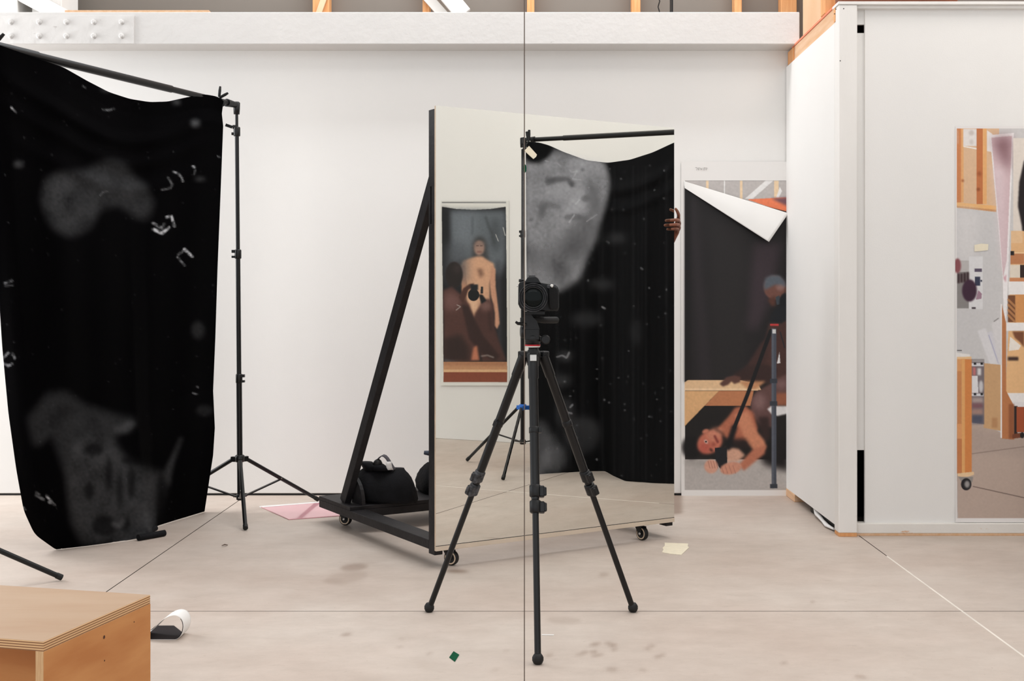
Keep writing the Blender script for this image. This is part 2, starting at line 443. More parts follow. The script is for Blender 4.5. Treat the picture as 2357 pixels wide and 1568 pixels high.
m_ = MB(); m_.box((W(-60, 0, 7.1).x, 7.12, 2.835), (W(36, 0, 7.1).x, 7.45, 3.9)); obj('white_post', m_, white_wood, wall_back)
m_ = MB(); m_.box((W(80, 0, 7.2).x, 7.16, 2.84), (W(148, 0, 7.2).x, 7.42, 3.9)); obj('white_post', m_, white_wood, wall_back)
m_ = MB(); m_.bar(W(20, -30, 7.14), W(150, 40, 7.14), 0.09, 0.03, (0, 0, 1)); obj('diagonal_brace', m_, white_wood, wall_back)
# timber beam in front of the rear wall
ZB0, ZB1, YBF = 2.651, 2.838, 7.062
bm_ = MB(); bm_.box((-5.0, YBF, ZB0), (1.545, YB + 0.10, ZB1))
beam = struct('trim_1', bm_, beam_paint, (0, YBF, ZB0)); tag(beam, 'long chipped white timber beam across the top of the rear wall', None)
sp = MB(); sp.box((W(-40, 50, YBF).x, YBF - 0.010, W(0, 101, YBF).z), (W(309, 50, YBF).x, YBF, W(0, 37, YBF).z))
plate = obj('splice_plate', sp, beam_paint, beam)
for bx in (25, 90, 153, 216, 280):
    for by in (51, 83):
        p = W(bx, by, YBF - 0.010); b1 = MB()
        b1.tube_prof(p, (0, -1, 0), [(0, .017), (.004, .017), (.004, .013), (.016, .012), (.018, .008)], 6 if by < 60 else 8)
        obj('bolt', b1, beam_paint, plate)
wd = MB(); wd.box((W(148, 0, 7.06).x, YBF + 0.005, ZB1), (W(480, 0, 7.06).x, YBF + 0.10, ZB1 + 0.012)); obj('bare_shim', wd, bare_wood_h, beam)
# cables hanging behind the beam
ch = MB()
for i in range(24):
    c0 = Vector((W(1512, 0, YS).x, YS - 0.12, 2.84 + i * 0.035))
    ch.tube([c0 + Vector((0, 0, -0.016)), c0 + Vector((0.005 * (-1) ** i, 0, 0)), c0 + Vector((0, 0, 0.02))], 0.0035, 6)
tag(obj('hanging_chain', ch, black_metal), 'thin dark chain hanging behind the white beam', 'chain')
ca = MB()
for dx in (0, 8, 12):
    x = W(1538 + dx * .4, 0, YS).x; ca.tube([(x, YS - .12, 2.70), (x, YS - .12, 3.9)], 0.0035, 6)
ca.tube([(W(1531, 0, YS).x, YS - .12, 2.70), (W(1539, 0, YS).x, YS - .12, 2.90)], 0.002, 6)
tag(obj('hanging_cable', ca, black_metal), 'bundle of thin dark cables hanging behind the white beam', 'cable')

# right-hand wall
wr = MB(); wr.box((XR, -1.5, 0), (XR + 0.1, YB, 3.7)); wall_right = struct('wall_right', wr, white_wall, (XR, 3, 0))

cl_ = MB(); cl_.box((-5.05, -2.0, 5.0), (XR + 0.3, YB + 0.6, 5.1)); struct('ceiling', cl_, white_wall, (0, 3, 5.0))

# partition: return wall (facing left) and front wall, with a lid
ZT = 2.655
ws = MB(); ws.box((XP, YP + 0.035, 0.045), (XP + 0.016, YB - 0.006, 2.553))
wall_return = struct('wall_return', ws, white_wall, (XP, YP, 0))
def wpart(name, lo, hi, m, parent):
    q = MB(); q.box(lo, hi); return obj(name, q, m, parent)
wpart('top_plate', (XP + 0.016, YP + 0.04, 2.548), (XP + 0.055, YB - 0.02, 2.645), bare_wood_h, wall_return)
wpart('sealant_line', (XP + 0.012, YP + 0.04, 2.645), (XP + 0.05, YB - 0.10, 2.656), sealant, wall_return)
wpart('end_block', (XP + 0.008, YB - 0.16, 2.56), (XP + 0.05, YB - 0.012, 2.64), bare_wood, wall_return)
wpart('sole_plate', (XP + 0.020, YP + 0.10, 0.0), (XP + 0.09, YB - 0.55, 0.045), rubber, wall_return)
wpart('sole_block', (XP - 0.002, YB - 0.24, 0.0), (XP + 0.08, YB - 0.01, 0.045), bare_wood_h, wall_return)
wpart('inner_stud', (XP + 0.02, YP + 0.09, 0.045), (XP + 0.058, YP + 0.13, 2.548), bare_wood, wall_return)
for yy in (6.6, 7.05): wpart('inner_stud', (XP + 0.02, yy, 0.045), (XP + 0.09, yy + 0.04, 2.548), bare_wood, wall_return)
pl = MB()
pts = [(XP + 0.03, YB - 0.60, 0.04), (XP + 0.012, YB - 0.75, 0.022), (XP + 0.006, YB - 0.9, 0.014), (XP - 0.002, YB - 1.02, 0.012), (XP + 0.01, YB - 1.12, 0.012)]
pl.tube(pts, [.008, .016, .011, .014, .008], 8, flat=0.6)
tag(obj('plastic_scrap', pl, tag_white), 'crumpled white plastic scrap under the foot of the partition', 'plastic scrap')

P1 = MB(); xa = W(1990, 0, YP).x
P1.box((xa, YP - 0.006, 0.052), (XR - 0.02, YP + 0.012, 2.614))
wall_part = struct('wall_partition', P1, white_wall, (XP, YP, 0))
wpart('corner_post', (XP, YP - 0.052, 0.018), (XP + 0.092, YP + 0.035, 2.625), white_wood, wall_part)
wpart('post_foot', (XP + 0.001, YP - 0.050, 0.0), (XP + 0.090, YP + 0.033, 0.018), bare_wood, wall_part)
wpart('post_edge', (XP - 0.004, YP + 0.010, 2.555), (XP + 0.001, YP + 0.034, 2.625), bare_wood, wall_part)
wpart('infill_strip', (XP + 0.088, YP + 0.010, CH - (1037 - PY) / F * YP), (xa + 0.004, YP + 0.024, CH - (75 - PY) / F * YP), white_wall, wall_part)
wpart('header_strip', (XP + 0.088, YP + 0.006, CH - (56 - PY) / F * YP), (xa + 0.004, YP + 0.024, 2.614), white_wall, wall_part)
wpart('base_rail', (XP + 0.092, YP - 0.030, 0.012), (XR - 0.02, YP + 0.035, 0.061), rail_paint, wall_part)
wpart('base_rail_foot', (XP + 0.092, YP - 0.029, 0.0), (XR - 0.02, YP + 0.035, 0.012), bare_wood_h, wall_part)
wpart('cap_board', (XP - 0.004, YP - 0.058, 2.625), (XR - 0.02, YP + 0.06, 2.639), white_wood, wall_part)
wpart('cap_moulding', (XP + 0.092, YP - 0.034, 2.611), (XR - 0.02, YP + 0.012, 2.625), white_wood, wall_part)
wpart('cap_timber', (XP + 0.02, YP - 0.03, 2.639), (2.10, YP + 0.10, 2.74), dark_void, wall_part)
for (nx_, ny_) in ((1924, 21), (1942, 20), (1921, 32), (1934, 140)):
    p = W(nx_, ny_, YP - 0.052); q = MB(); q.tube_prof(p, (0, -1, 0), [(0, .0032), (.0015, .0025)], 8); obj('nail_head', q, dusty_plastic, wall_part)
lid = MB(); lid.box((XP + 0.06, YP + 0.03, 2.60), (XR, YB, 2.622)); obj('lid_board', lid, dark_void, wall_part)
ip = MB(); ip.box((1.59, YP + 0.50, 0.002), (2.4, YP + 0.56, 1.2)); obj('inner_board', ip, rubber, wall_part)
pw = MB(); pw.box((W(1849, 0, 7.05).x, 7.045, 2.66), (2.2, 7.06, 3.9)); obj('plywood_board', pw, ply_tan, wall_part)
pw = MB(); pw.box((W(1897, 0, 6.35).x, 6.34, 2.66), (W(1917, 0, 6.35).x + 0.03, 6.43, 3.6)); obj('upper_stud', pw, bare_wood, wall_part)

# ================================================================== ROLLING MIRROR
ANG = math.radians(32.0)
U = Vector((math.cos(ANG), math.sin(ANG), 0)); B = Vector((-math.sin(ANG), math.cos(ANG), 0)); NM = -B
P0 = Vector((-0.4235, 5.27, 0)); MW = 1.313; MZ0, MZ1 = 0.080, 2.012
def M(u, d, z): return P0 + U * u + B * d + Vector((0, 0, z))
def reflect(p):
    p = Vector(p); k = (p - P0).dot(NM); return p - NM * (2 * k)
rm = empty('rolling_mirror', M(MW / 2, 0.5, 0), 'tall rolling mirror on a black wooden cart in the middle of the room', 'mirror')

# finger marks and dust film on the glass
sm = Painter(1000, 230, 1560, 1280, 0.0, 2.0)
sm.poly([(1209, 365), (1250, 358), (1262, 352), (1285, 345), (1330, 362), (1385, 372), (1397, 400), (1400, 430), (1393, 465), (1382, 500), (1368, 545), (1350, 590), (1330, 640), (1290, 668), (1209, 665)], 0.36, 6)
sm.poly([(1290, 350), (1340, 365), (1392, 378), (1400, 420), (1396, 455), (1380, 470), (1376, 430), (1350, 400), (1300, 390)], 0.42, 5, .6)
sm.poly([(1209, 400), (1250, 395), (1300, 440), (1290, 520), (1240, 560), (1209, 560)], 0.34, 8, .4)
sm.poly([(1350, 410), (1378, 430), (1386, 465), (1375, 500), (1355, 480), (1345, 440)], 0.12, 7, .75)
sm.poly([(1300, 520), (1360, 490), (1375, 540), (1340, 600), (1300, 590)], 0.12, 10, .7)
sm.poly([(1209, 560), (1340, 545), (1330, 640), (1209, 690)], 0.14, 14, .55)
sm.poly([(1205, 300), (1260, 330), (1275, 345), (1262, 365), (1240, 378), (1215, 376), (1205, 360)], 0.0, 4)
sm.poly([(1255, 410), (1285, 406), (1315, 408), (1320, 430), (1312, 430), (1305, 418), (1285, 420), (1258, 428)], 0.10, 2, .8)
sm.poly([(1240, 470), (1255, 465), (1290, 472), (1295, 480), (1260, 474), (1252, 500), (1240, 510)], 0.12, 3, .7)
for e in ((1341, 391, 4, 4), (1318, 424, 6, 8), (1223, 505, 5, 4), (1236, 516, 3, 3), (1347, 457, 10, 8), (1320, 500, 24, 8), (1205, 570, 10, 5)): sm.ell(*e, 0.1, 2, .7)
for st in ([(1312, 392), (1316, 397), (1328, 394), (1318, 412), (1336, 414)], [(1283, 376), (1290, 382)], [(1325, 470), (1334, 460)], [(1310, 512), (1322, 495)], [(1350, 510), (1374, 494)], [(1255, 370), (1262, 372)]):
    sm.line(st, 2.4, 0.6, 0, .6)
for e in ((1420, 548, 22, 9, .05), (1385, 655, 26, 10, .05), (1350, 735, 34, 16, .04), (1465, 765, 9, 26, .05), (1300, 820, 14, 4, .22), (1290, 875, 22, 12, .06), (1275, 1055, 26, 32, .16), (1245, 1030, 20, 60, .12),
          (1340, 1000, 40, 40, .05), (1300, 950, 20, 30, .05), (1262, 1012, 18, 10, .10), (1225, 1090, 30, 16, .12), (1090, 1060, 50, 40, .05), (1110, 1120, 30, 20, .07), (1035, 1010, 30, 18, .05)):
    sm.ell(*e[:4], 0.5, 8, e[4] * 1.2)
for st in ([(1282, 822), (1294, 818), (1304, 824), (1310, 812)], [(1312, 938), (1318, 932)], [(1303, 985), (1306, 976)], [(1310, 1002), (1328, 1008)], [(1386, 707), (1392, 710)], [(1308, 950), (1316, 952)]):
    sm.line(st, 3, 0.5, 1, .5)
for k in range(120):
    x = random.uniform(1212, 1550); y = random.uniform(380, 1100); sm.ell(x, y, random.uniform(.8, 2), random.uniform(.8, 2), 0.4, 0, random.uniform(.1, .5))
nz = box_blur(box_blur(rng.standard_normal(sm.X.shape), 9), 9); nz /= nz.std(); n2 = box_blur(rng.standard_normal(sm.X.shape), 1); n2 /= n2.std()
sm.a = np.clip(sm.a * (1 + 0.16 * nz[..., None] + 0.06 * n2[..., None]), 0, 1)
streak = box_blur(rng.standard_normal((1, sm.nx)).repeat(sm.ny, 0), 1); streak = np.clip(streak / streak.std(), 0, 3) * 0.004 * (sm.X > 1212) * (sm.Y > 380)
sm.a += streak[..., None]
uu = np.linspace(0, MW, 360); zz = np.linspace(MZ1, MZ0 + 0.022, 540)
gu, gz = np.meshgrid(uu, zz)
GP = np.stack([P0.x + U.x * gu, P0.y + U.y * gu, gz], -1)
ppx = PX + F * GP[..., 0] / GP[..., 1]; ppy = PY - F * (GP[..., 2] - CH) / GP[..., 1]
film = sm.sample(ppx, ppy)
mirror_m = bpy.data.materials.new('dusty_mirror_glass'); mirror_m.use_nodes = True
def build_mirror(m):
    nt = m.node_tree; n = nt.nodes; L = nt.links
    n.remove(n['Principled BSDF']); out = n['Material Output']
    gl = n.new('ShaderNodeBsdfGlossy'); gl.inputs['Roughness'].default_value = 0.0; gl.inputs['Color'].default_value = (0.80, 0.80, 0.755, 1)
    df = n.new('ShaderNodeBsdfDiffuse'); df.inputs['Color'].default_value = (*lin((214, 216, 220)), 1)
    at = n.new('ShaderNodeAttribute'); at.attribute_name = 'film'
    mx = n.new('ShaderNodeMixShader'); L.new(at.outputs['Fac'], mx.inputs[0]); L.new(gl.outputs[0], mx.inputs[1]); L.new(df.outputs[0], mx.inputs[2])
    L.new(mx.outputs[0], out.inputs['Surface'])
build_mirror(mirror_m)
glass = grid_obj('mirror_glass', GP, mirror_m, rm, colour=film, attr='film', smooth=False)
glass['label'] = 'silvered mirror glass with dusty smudges and finger marks'
def mbox(name, u0, u1, d0, d1, z0, z1, m, parent=rm, bev=None):
    q = MB(); q.obox(M((u0 + u1) / 2, (d0 + d1) / 2, (z0 + z1) / 2), (U, B, (0, 0, 1)), (abs(u1 - u0) / 2, abs(d1 - d0) / 2, abs(z1 - z0) / 2), bev)
    return obj(name, q, m, parent)
raw_edge = mat('raw_board_edge', (206, 184, 160), 0.6, scale=20, var=0.1)
trim_m = mat('pale_bottom_trim', (206, 190, 172), 0.55, var=0.05)
mbox('backing_board', 0, MW, 0.0015, 0.012, MZ0, MZ1, raw_edge, bev=0.0005)
mbox('bottom_trim', 0, MW, -0.003, 0.0015, MZ0, MZ0 + 0.020, trim_m, bev=0.0005)
mbox('trim_dark_line', 0, MW, -0.001, 0.0015, MZ0 + 0.0195, MZ0 + 0.0225, rubber, bev=0.0002)  # dark strip drawing the line between glass and bottom trim
for s_ in (0, 1):
    u0 = 0.0 if s_ == 0 else MW - 0.04
    # stile as three pieces round the open slot
    q = MB(); zs0, zs1 = 1.50, 1.665
    ax = (U, B, (0, 0, 1))
    q.obox(M(u0 + .02, .0395, (MZ0 - .02 + zs0) / 2), ax, (.02, .0275, (zs0 - MZ0 + .02) / 2), 0.001)
    q.obox(M(u0 + .02, .0395, (zs1 + MZ1 - .012) / 2), ax, (.02, .0275, (MZ1 - .012 - zs1) / 2), 0.001)
    q.obox(M(u0 + .02, .026, (zs0 + zs1) / 2), ax, (.02, .0140, (zs1 - zs0) / 2), 0.0005)
    q.obox(M(u0 + .02, .060, (zs0 + zs1) / 2), ax, (.02, .0070, (zs1 - zs0) / 2), 0.0005)
    obj('stile', q, black_paint, rm)
mbox('top_rail', 0.04, MW - 0.04, 0.012, 0.05, MZ1 - 0.10, MZ1 - 0.012, black_paint)
mbox('bottom_rail', 0.04, MW - 0.04, 0.012, 0.05, MZ0, MZ0 + 0.09, black_paint)
ZL0, ZL1, ZS = 0.078, 0.118, 0.136
for s_ in (0, 1):
    u0 = 0.0 if s_ == 0 else MW - 0.089
    mbox('side_beam', u0, u0 + 0.089, 0.067, 1.33, ZL0, ZL1, black_paint)
mbox('shelf', 0.0, MW, 0.925, 1.33, ZL1, ZS, black_paint)
mbox('shelf_rail', 0.089, MW - 0.089, 0.925, 0.963, ZL0, ZL1, black_paint)
for s_ in (0, 1):
    u0 = 0.025 if s_ == 0 else MW - 0.064
    q = MB(); q.bar(M(u0 + .018, 1.085, ZS), M(u0 + .018, 0.035, 1.79), 0.060, 0.036, B); obj('brace', q, black_paint, rm)
    pts = [M(u0 + .045, 1.06 - .14 * math.sin(t) * .9, ZS + .135 * math.cos(t)) for t in [k * math.pi / 2 / 8 for k in range(9)]] + [M(u0 + .045, 1.06, ZS)]
    q = MB(); q.prism(pts, U * 0.018); obj('gusset', q, black_paint, rm)
    q = MB(); q.tube_prof(M(u0 - .002, .05, 1.685), -U, [(0, .014), (.01, .014), (.014, .009)], 12); obj('bolt', q, rubber, rm)

def caster(u, d, yaw):
    """plate + fork (part) > wheel, hub, rim, brake"""
    c = M(u, d, 0); r = 0.0335
    ax = Vector((math.cos(yaw), math.sin(yaw), 0)); fw = Vector((-ax.y, ax.x, 0)); up = Vector((0, 0, 1))
    wc = c + up * r + fw * 0.012
    q = MB(); q.obox(c + up * 0.0755, (U, B, up), (.030, .030, .0025)); q.tube_prof(c + up * 0.062, up, [(0, .017), (.011, .019)], 16)
    for s_ in (-1, 1):
        a_ = c + ax * s_ * .016
        pts = [a_ + fw * -.02 + up * .066, a_ + fw * .022 + up * .066, wc + ax * s_ * .016 + fw * .010 + up * -.006, wc + ax * s_ * .016 + fw * -.008 + up * -.006]
        q.prism(pts, ax * s_ * .0025)
    k = obj('caster', q, black_metal, rm)
    q = MB(); q.tube_prof(wc - ax * .012, ax, [(0, r - .006), (.002, r - .001), (.006, r), (.018, r), (.022, r - .001), (.024, r - .006)], 28); obj('wheel', q, rubber, k)
    for s_ in (-1, 1):
        q = MB(); b0 = wc + ax * s_ * .012
        n = 28; rr = []; x = fw; y = up
        for rad, off in ((.022, 0), (.024, .0012), (.0265, .0012), (.028, 0)):
            rr += [b0 + ax * s_ * off + (x * math.cos(2 * math.pi * i / n) + y * math.sin(2 * math.pi * i / n)) * rad for i in range(n)]
        fs = [(a * n + i, a * n + (i + 1) % n, (a + 1) * n + (i + 1) % n, (a + 1) * n + i) for a in range(3) for i in range(n)]
        q.add(rr, fs, True); obj('rim', q, raw_edge, k)
        q = MB(); q.tube_prof(b0, ax * s_, [(0, .008), (.008, .007), (.010, .004)], 12); obj('hub', q, steel, k)
    q = MB(); q.obox(c + up * .066 + fw * -.038, (fw, ax, up), (.016, .012, .003)); obj('brake_pedal', q, black_metal, k)
caster(0.095, 0.055, math.radians(-118)); caster(MW - 0.165, 0.055, math.radians(-140)); caster(0.075, 1.18, math.radians(-112)); caster(MW - 0.12, 1.20, math.radians(-100))

# tape on the glass
def quad_piece(name, pts, thick, m, label, cat):
    n = (Vector(pts[1]) - Vector(pts[0])).cross(Vector(pts[2]) - Vector(pts[0])).normalized()
    q = MB(); q.prism(pts, n * thick); return tag(obj(name, q, m), label, cat)
def on_mirror(px, py, off=0.0016):       # pixel -> point just proud of the glass
    a = (px - PX) / F
    pl_ = P0 + NM * off; Y = (pl_.x * NM.x + pl_.y * NM.y) / (a * NM.x + NM.y)
    return W(px, py, Y)
quad_piece('masking_tape', [on_mirror(*p) for p in ((1207, 347), (1218, 336), (1236, 356), (1234, 361), (1228, 366))], 0.0006, tape_cream, 'slanted cream masking tape stuck on the mirror glass beside the clamp', 'tape')
q = [on_mirror(1208 + 3.6 * math.cos(t), 388 + 10 * math.sin(t)) for t in [2 * math.pi * k / 14 for k in range(14)]]
quad_piece('green_tape', q, 0.0006, tape_green, 'tiny green oval tape on the mirror glass below the cream tape', 'tape')

# ================================================================== STANDS, BARS, CLOTHS
def stand(c, ztop, zc, zh, r, foot_dir, label, group=None, collar_m=None, joints=((1.42, .0125, .0105), (.74, .0145, .0125)), knob_z=2.09, rt=.0095, lean=(0, 0)):
    c = Vector((c[0], c[1], 0)); t = empty('light_stand', c, label, 'light stand', group)
    up = Vector((0, 0, 1)); collar_m = collar_m or black_metal
    def ax(z): return c + Vector((lean[0] * (z / ztop), lean[1] * (z / ztop), z))
    zs = sorted([j[0] for j in joints]); z_mid, z_hi = zs[0], zs[1]
    q = MB(); q.tube([ax(zh - .02), ax(z_mid)], .0155, 16); obj('lower_tube', q, black_metal, t)
    q = MB(); q.tube([ax(z_mid), ax(z_hi)], .0128, 16); obj('middle_tube', q, black_metal, t)
    if knob_z and knob_z < ztop:
        q = MB(); q.tube([ax(z_hi), ax(knob_z)], .0112, 16); obj('upper_tube', q, black_metal, t)
        q = MB(); q.tube([ax(knob_z), ax(ztop)], .0082, 16); obj('top_tube', q, black_metal, t)
    else:
        q = MB(); q.tube([ax(z_hi), ax(ztop)], .0100, 16); obj('upper_tube', q, black_metal, t)
    for z, sgn in ((z_mid, 1), (z_hi, -1)) + (((knob_z, -1),) if knob_z else ()):
        q = MB(); q.tube_prof(ax(z - .028), up, [(0, .0165), (.004, .0185), (.045, .0185), (.05, .0165)], 16)
        k = obj('joint_collar', q, black_metal, t)
        q = MB()
        if z == knob_z:
            q.tube([ax(z + .022), ax(z + .022) + Vector((-.022, -.004, 0))], .011, 10); q.obox(ax(z + .025) + Vector((-.042, -.004, .002)), ((1, 0, -.35), (0, 1, 0), (.35, 0, 1)), (.019, .005, .008))
            q.tube([ax(z - .015), ax(z - .015) + Vector((-.028, -.004, 0))], .008, 8)
        else:
            q.obox(ax(z + .012) + Vector((sgn * .022, -.004, 0)), ((1, 0, 0), (0, 1, 0), (0, 0, 1)), (.010, .010, .008)); q.obox(ax(z - .018) + Vector((sgn * .022, -.004, 0)), ((1, 0, 0), (0, 1, 0), (0, 0, 1)), (.010, .010, .006))
        obj('knob', q, black_metal, k)
    q = MB(); q.tube_prof(ax(zc - .02), up, [(0, .019), (.003, .026), (.035, .026), (.04, .019)], 18)
    for i in range(3):
        a = foot_dir + i * 2 * math.pi / 3; q.obox(ax(zc - .005) + Vector((math.cos(a), math.sin(a), 0)) * .032, ((math.cos(a), math.sin(a), 0), (-math.sin(a), math.cos(a), 0), (0, 0, 1)), (.018, .011, .014))
    obj('leg_collar', q, collar_m, t)
    q = MB(); q.tube_prof(ax(zh - .02), up, [(0, .016), (.004, .021), (.03, .021), (.034, .016)], 16)
    obj('strut_hub', q, collar_m if collar_m is not blue_plastic else black_metal, t)
    for i in range(3):
        a = foot_dir + i * 2 * math.pi / 3; d = Vector((math.cos(a), math.sin(a), 0))
        top = ax(zc - .008) + d * .045; ft = c + d * r + up * .013
        q = MB(); q.tube([top, top + (ft - top) * .97], .0108, 12); lg = obj('leg', q, black_metal, t)
        q = MB(); q.tube([top + (ft - top) * .955, ft], [.0125, .0130], 12); obj('rubber_foot', q, rubber, lg)
        mid = top + (ft - top) * .46; h0 = ax(zh - .003) + d * .02
        q = MB(); sd = Vector((-d.y, d.x, 0)); q.bar(h0, mid + Vector((0, 0, -.006)), .016, .007, sd); st_ = obj('strut', q, black_metal, t)
        for e in (h0 + d * .012, mid):
            q = MB(); q.tube([e - sd * .0115, e + sd * .0115], .0035, 8); obj('rivet', q, steel, st_)
    return t
SA = Vector((-1.603, 6.65, 0)); SB = Vector((-2.385, 4.76, 0))
ZBAR = 2.232
stand(SA, 2.215, .30, .0925, .52, math.radians(-73.6), 'black light stand beside the cart holding the right end of the left cloth', lean=(-.02, 0))
stand(SB, 2.215, .30, .0925, .52, math.radians(36), 'black light stand at the left frame edge, only one leg showing', lean=(0, 0))
def crossbar(a, b_, zbar, label, steps, ends=True):
    a = Vector(a); b_ = Vector(b_); a.z = b_.z = zbar; d = (b_ - a).normalized()
    e = empty('crossbar', (a + b_) / 2, label, 'bar')
    L_ = (b_ - a).length
    ts = [0.02] + list(steps) + [L_ - 0.02]; rs = [.0155, .0185, .0215]
    for i in range(len(ts) - 1):
        q = MB(); q.tube([a + d * ts[i], a + d * ts[i + 1]], [(rs[min(i, 2)])] * 2, 16); obj('tube_section', q, black_metal, e)
    for p, s_ in ((a, 1), (b_, -1)):
        q = MB(); q.tube_prof(p + Vector((0, 0, -.05)), (0, 0, 1), [(0, .016), (.03, .018), (.062, .019), (.068, .013)], 16); q.tube([p, p + d * s_ * .09], [.015, .022], 14); obj('end_fitting', q, black_plastic, e)
    return e
SAt = SA + Vector((-.02, 0, 0))
crossbar(SAt, SB, ZBAR, 'black telescopic crossbar over the left black cloth', (0.55, 1.45))

def spring_clamp(p, h1, h2, jaw, label, side=None):
    p = Vector(p); e = empty('spring_clamp', p, label, 'clamp', 'black spring clamps on the backdrop bars')
    for h in (h1, h2):
        q = MB(); h = Vector(h); pts = [p, p + h * .3, p + h * .65, p + h]; q.tube(pts, [.0085, .0105, .0110, .0080], 10, flat=.7); obj('handle', q, black_plastic, e)
    for k, s_ in enumerate((-1, 1)):
        j = Vector(jaw); sd = Vector(side or (.9, .3, 0)) * .012 * s_
        q = MB(); q.tube([p, p + j * .4 + sd * 2.2, p + j * .8 + sd * 2, p + j + sd * .6], [.009, .010, .009, .007], 10, flat=.8); obj('jaw', q, black_plastic, e)
    q = MB(); n_ = Vector((0, -1, 0)); q.tube([p + n_ * .014, p - n_ * .014], .005, 10); obj('pivot_pin', q, steel, e)
    return e
spring_clamp(W(504, 226, 6.50), W(507, 199, 6.50) - W(504, 226, 6.50), W(525, 214, 6.50) - W(504, 226, 6.50), (0, 0, -.045), 'black spring clamp at the right end of the left crossbar')
spring_clamp(W(-22, 110, 4.98), W(9, 78, 4.98) - W(-22, 110, 4.98), (-.03, 0, .06), (0, 0, -.05), 'black spring clamp at the left frame edge, one handle tip showing')

def interp(pts, n):
    p = np.array(pts, float); d = np.r_[0, np.cumsum(np.hypot(np.diff(p[:, 0]), np.diff(p[:, 1])))]; t = np.linspace(0, d[-1], n)
    return np.stack([np.interp(t, d, p[:, k]) for k in range(p.shape[1])], 1)
def smooth1(a, k=3):
    b_ = a.copy()
    for _ in range(k): b_[1:-1] = (b_[:-2] + 2 * b_[1:-1] + b_[2:]) / 4
    return b_
def coons(top, bot, left, right):
    nu = len(top); nv = len(left); u = np.linspace(0, 1, nu)[None, :, None]; v = np.linspace(0, 1, nv)[:, None, None]
    return (1 - v) * top[None] + v * bot[None] + (1 - u) * left[:, None] + u * right[:, None] - ((1 - u) * (1 - v) * top[0] + u * (1 - v) * top[-1] + (1 - u) * v * bot[0] + u * v * bot[-1])
cloth_m = bpy.data.materials.new('black_velvet_cloth'); cloth_m.use_nodes = True
def build_cloth(m):
    nt = m.node_tree; n = nt.nodes; L = nt.links; b = n['Principled BSDF']
    at = n.new('ShaderNodeAttribute'); at.attribute_name = 'dust'
    mx = n.new('ShaderNodeMixRGB'); mx.inputs[1].default_value = (0.0014, 0.0013, 0.0016, 1); mx.inputs[2].default_value = (0.80, 0.82, 0.86, 1)
    L.new(at.outputs['Fac'], mx.inputs[0]); L.new(mx.outputs[0], b.inputs['Base Color'])
    b.inputs['Roughness'].default_value = 0.95; b.inputs['Specular IOR Level'].default_value = 0.02
    b.inputs['Sheen Weight'].default_value = 0.0
build_cloth(cloth_m)
# left backdrop
NU, NV = 190, 400
top = interp([(-30, 100, 4.96), (0, 104, 5.02), (40, 118, 5.13), (90, 135, 5.26), (145, 155, 5.42), (200, 186, 5.58), (250, 212, 5.74), (300, 228, 5.9), (345, 235, 6.02), (385, 234, 6.14), (430, 224, 6.28), (470, 217, 6.40), (500, 222, 6.49), (514, 232, 6.53)], NU)
gfl = lambda x, y: (x, y, F * CH / (y - PY) )
bot = interp([gfl(130, 1266), gfl(200, 1258), gfl(290, 1246), gfl(348, 1235), gfl(362, 1212), gfl(400, 1200), gfl(430, 1191), gfl(470, 1179)], NU)
left = interp([(-30, 100, 4.96), (-26, 350, 5.02), (-16, 520, 5.08), (-2, 680, 5.16), (6, 800, 5.24), (20, 950, 5.32), (38, 1080, 5.40), (55, 1175, 5.5), (80, 1230, 5.58), gfl(130, 1266)], NV)
right = interp([(514, 232, 6.53), (510, 262, 6.54), (513, 290, 6.54), (508, 420, 6.55), (500, 620, 6.56), (495, 780, 6.58), (490, 900, 6.6), (494, 985, 6.6), (490, 1048, 6.61), (482, 1100, 6.62), gfl(470, 1179)], NV)
bot = smooth1(bot, 4); left = smooth1(left, 20); top = smooth1(top, 8)
Q = coons(top, bot, left, right)
u = np.linspace(0, 1, NU)[None, :]; v = np.linspace(0, 1, NV)[:, None]
env = np.sin(np.pi * np.clip(v, 0, 1)) ** 0.6 * np.ones_like(u)
dY = env * (0.030 * np.sin(u * 13 + v * 1.5) + 0.016 * np.sin(u * 31 + 1 + 2 * v) + 0.02 * np.sin(v * 5 + u * 6)) + 0.10 * np.clip((0.10 - u) / 0.10, 0, 1) ** 1.5 * env
# swags under the drooping top edge
for k, (amp, off) in enumerate(((.035, .05), (.025, .10), (.018, .16))):
    sag = off + 0.05 * np.sin(np.pi * u)
    dY = dY - amp * np.exp(-((v - sag) / .018) ** 2) * np.sin(np.pi * u) ** .7
Q[..., 2] += dY - 0.035 * (1 - v) ** 3
CP = np.stack([(Q[..., 0] - PX) / F * Q[..., 2], Q[..., 2], CH - (Q[..., 1] - PY) / F * Q[..., 2]], -1)
CP[..., 2] = np.maximum(CP[..., 2], 0.004)
du = Painter(-40, 90, 530, 1280, 0.0, 2.0)
du.poly([(95, 460), (105, 415), (130, 398), (200, 392), (222, 378), (258, 368), (285, 378), (305, 405), (335, 430), (352, 465), (340, 505), (315, 500), (270, 470), (230, 480), (205, 525), (165, 545), (130, 530), (110, 505)], 0.030, 9)
du.poly([(100, 470), (115, 420), (150, 405), (170, 420), (150, 470), (125, 490)], 0.055, 8, .7)
du.poly([(120, 500), (180, 470), (190, 520), (150, 540)], 0.04, 8, .5)
du.poly([(65, 960), (110, 905), (150, 900), (190, 930), (250, 950), (310, 965), (300, 990), (262, 1000), (270, 1030), (300, 1065), (345, 1080), (385, 1090), (385, 1120), (360, 1180), (345, 1240), (190, 1255), (165, 1200), (155, 1100), (120, 1000), (80, 1030)], 0.022, 9)
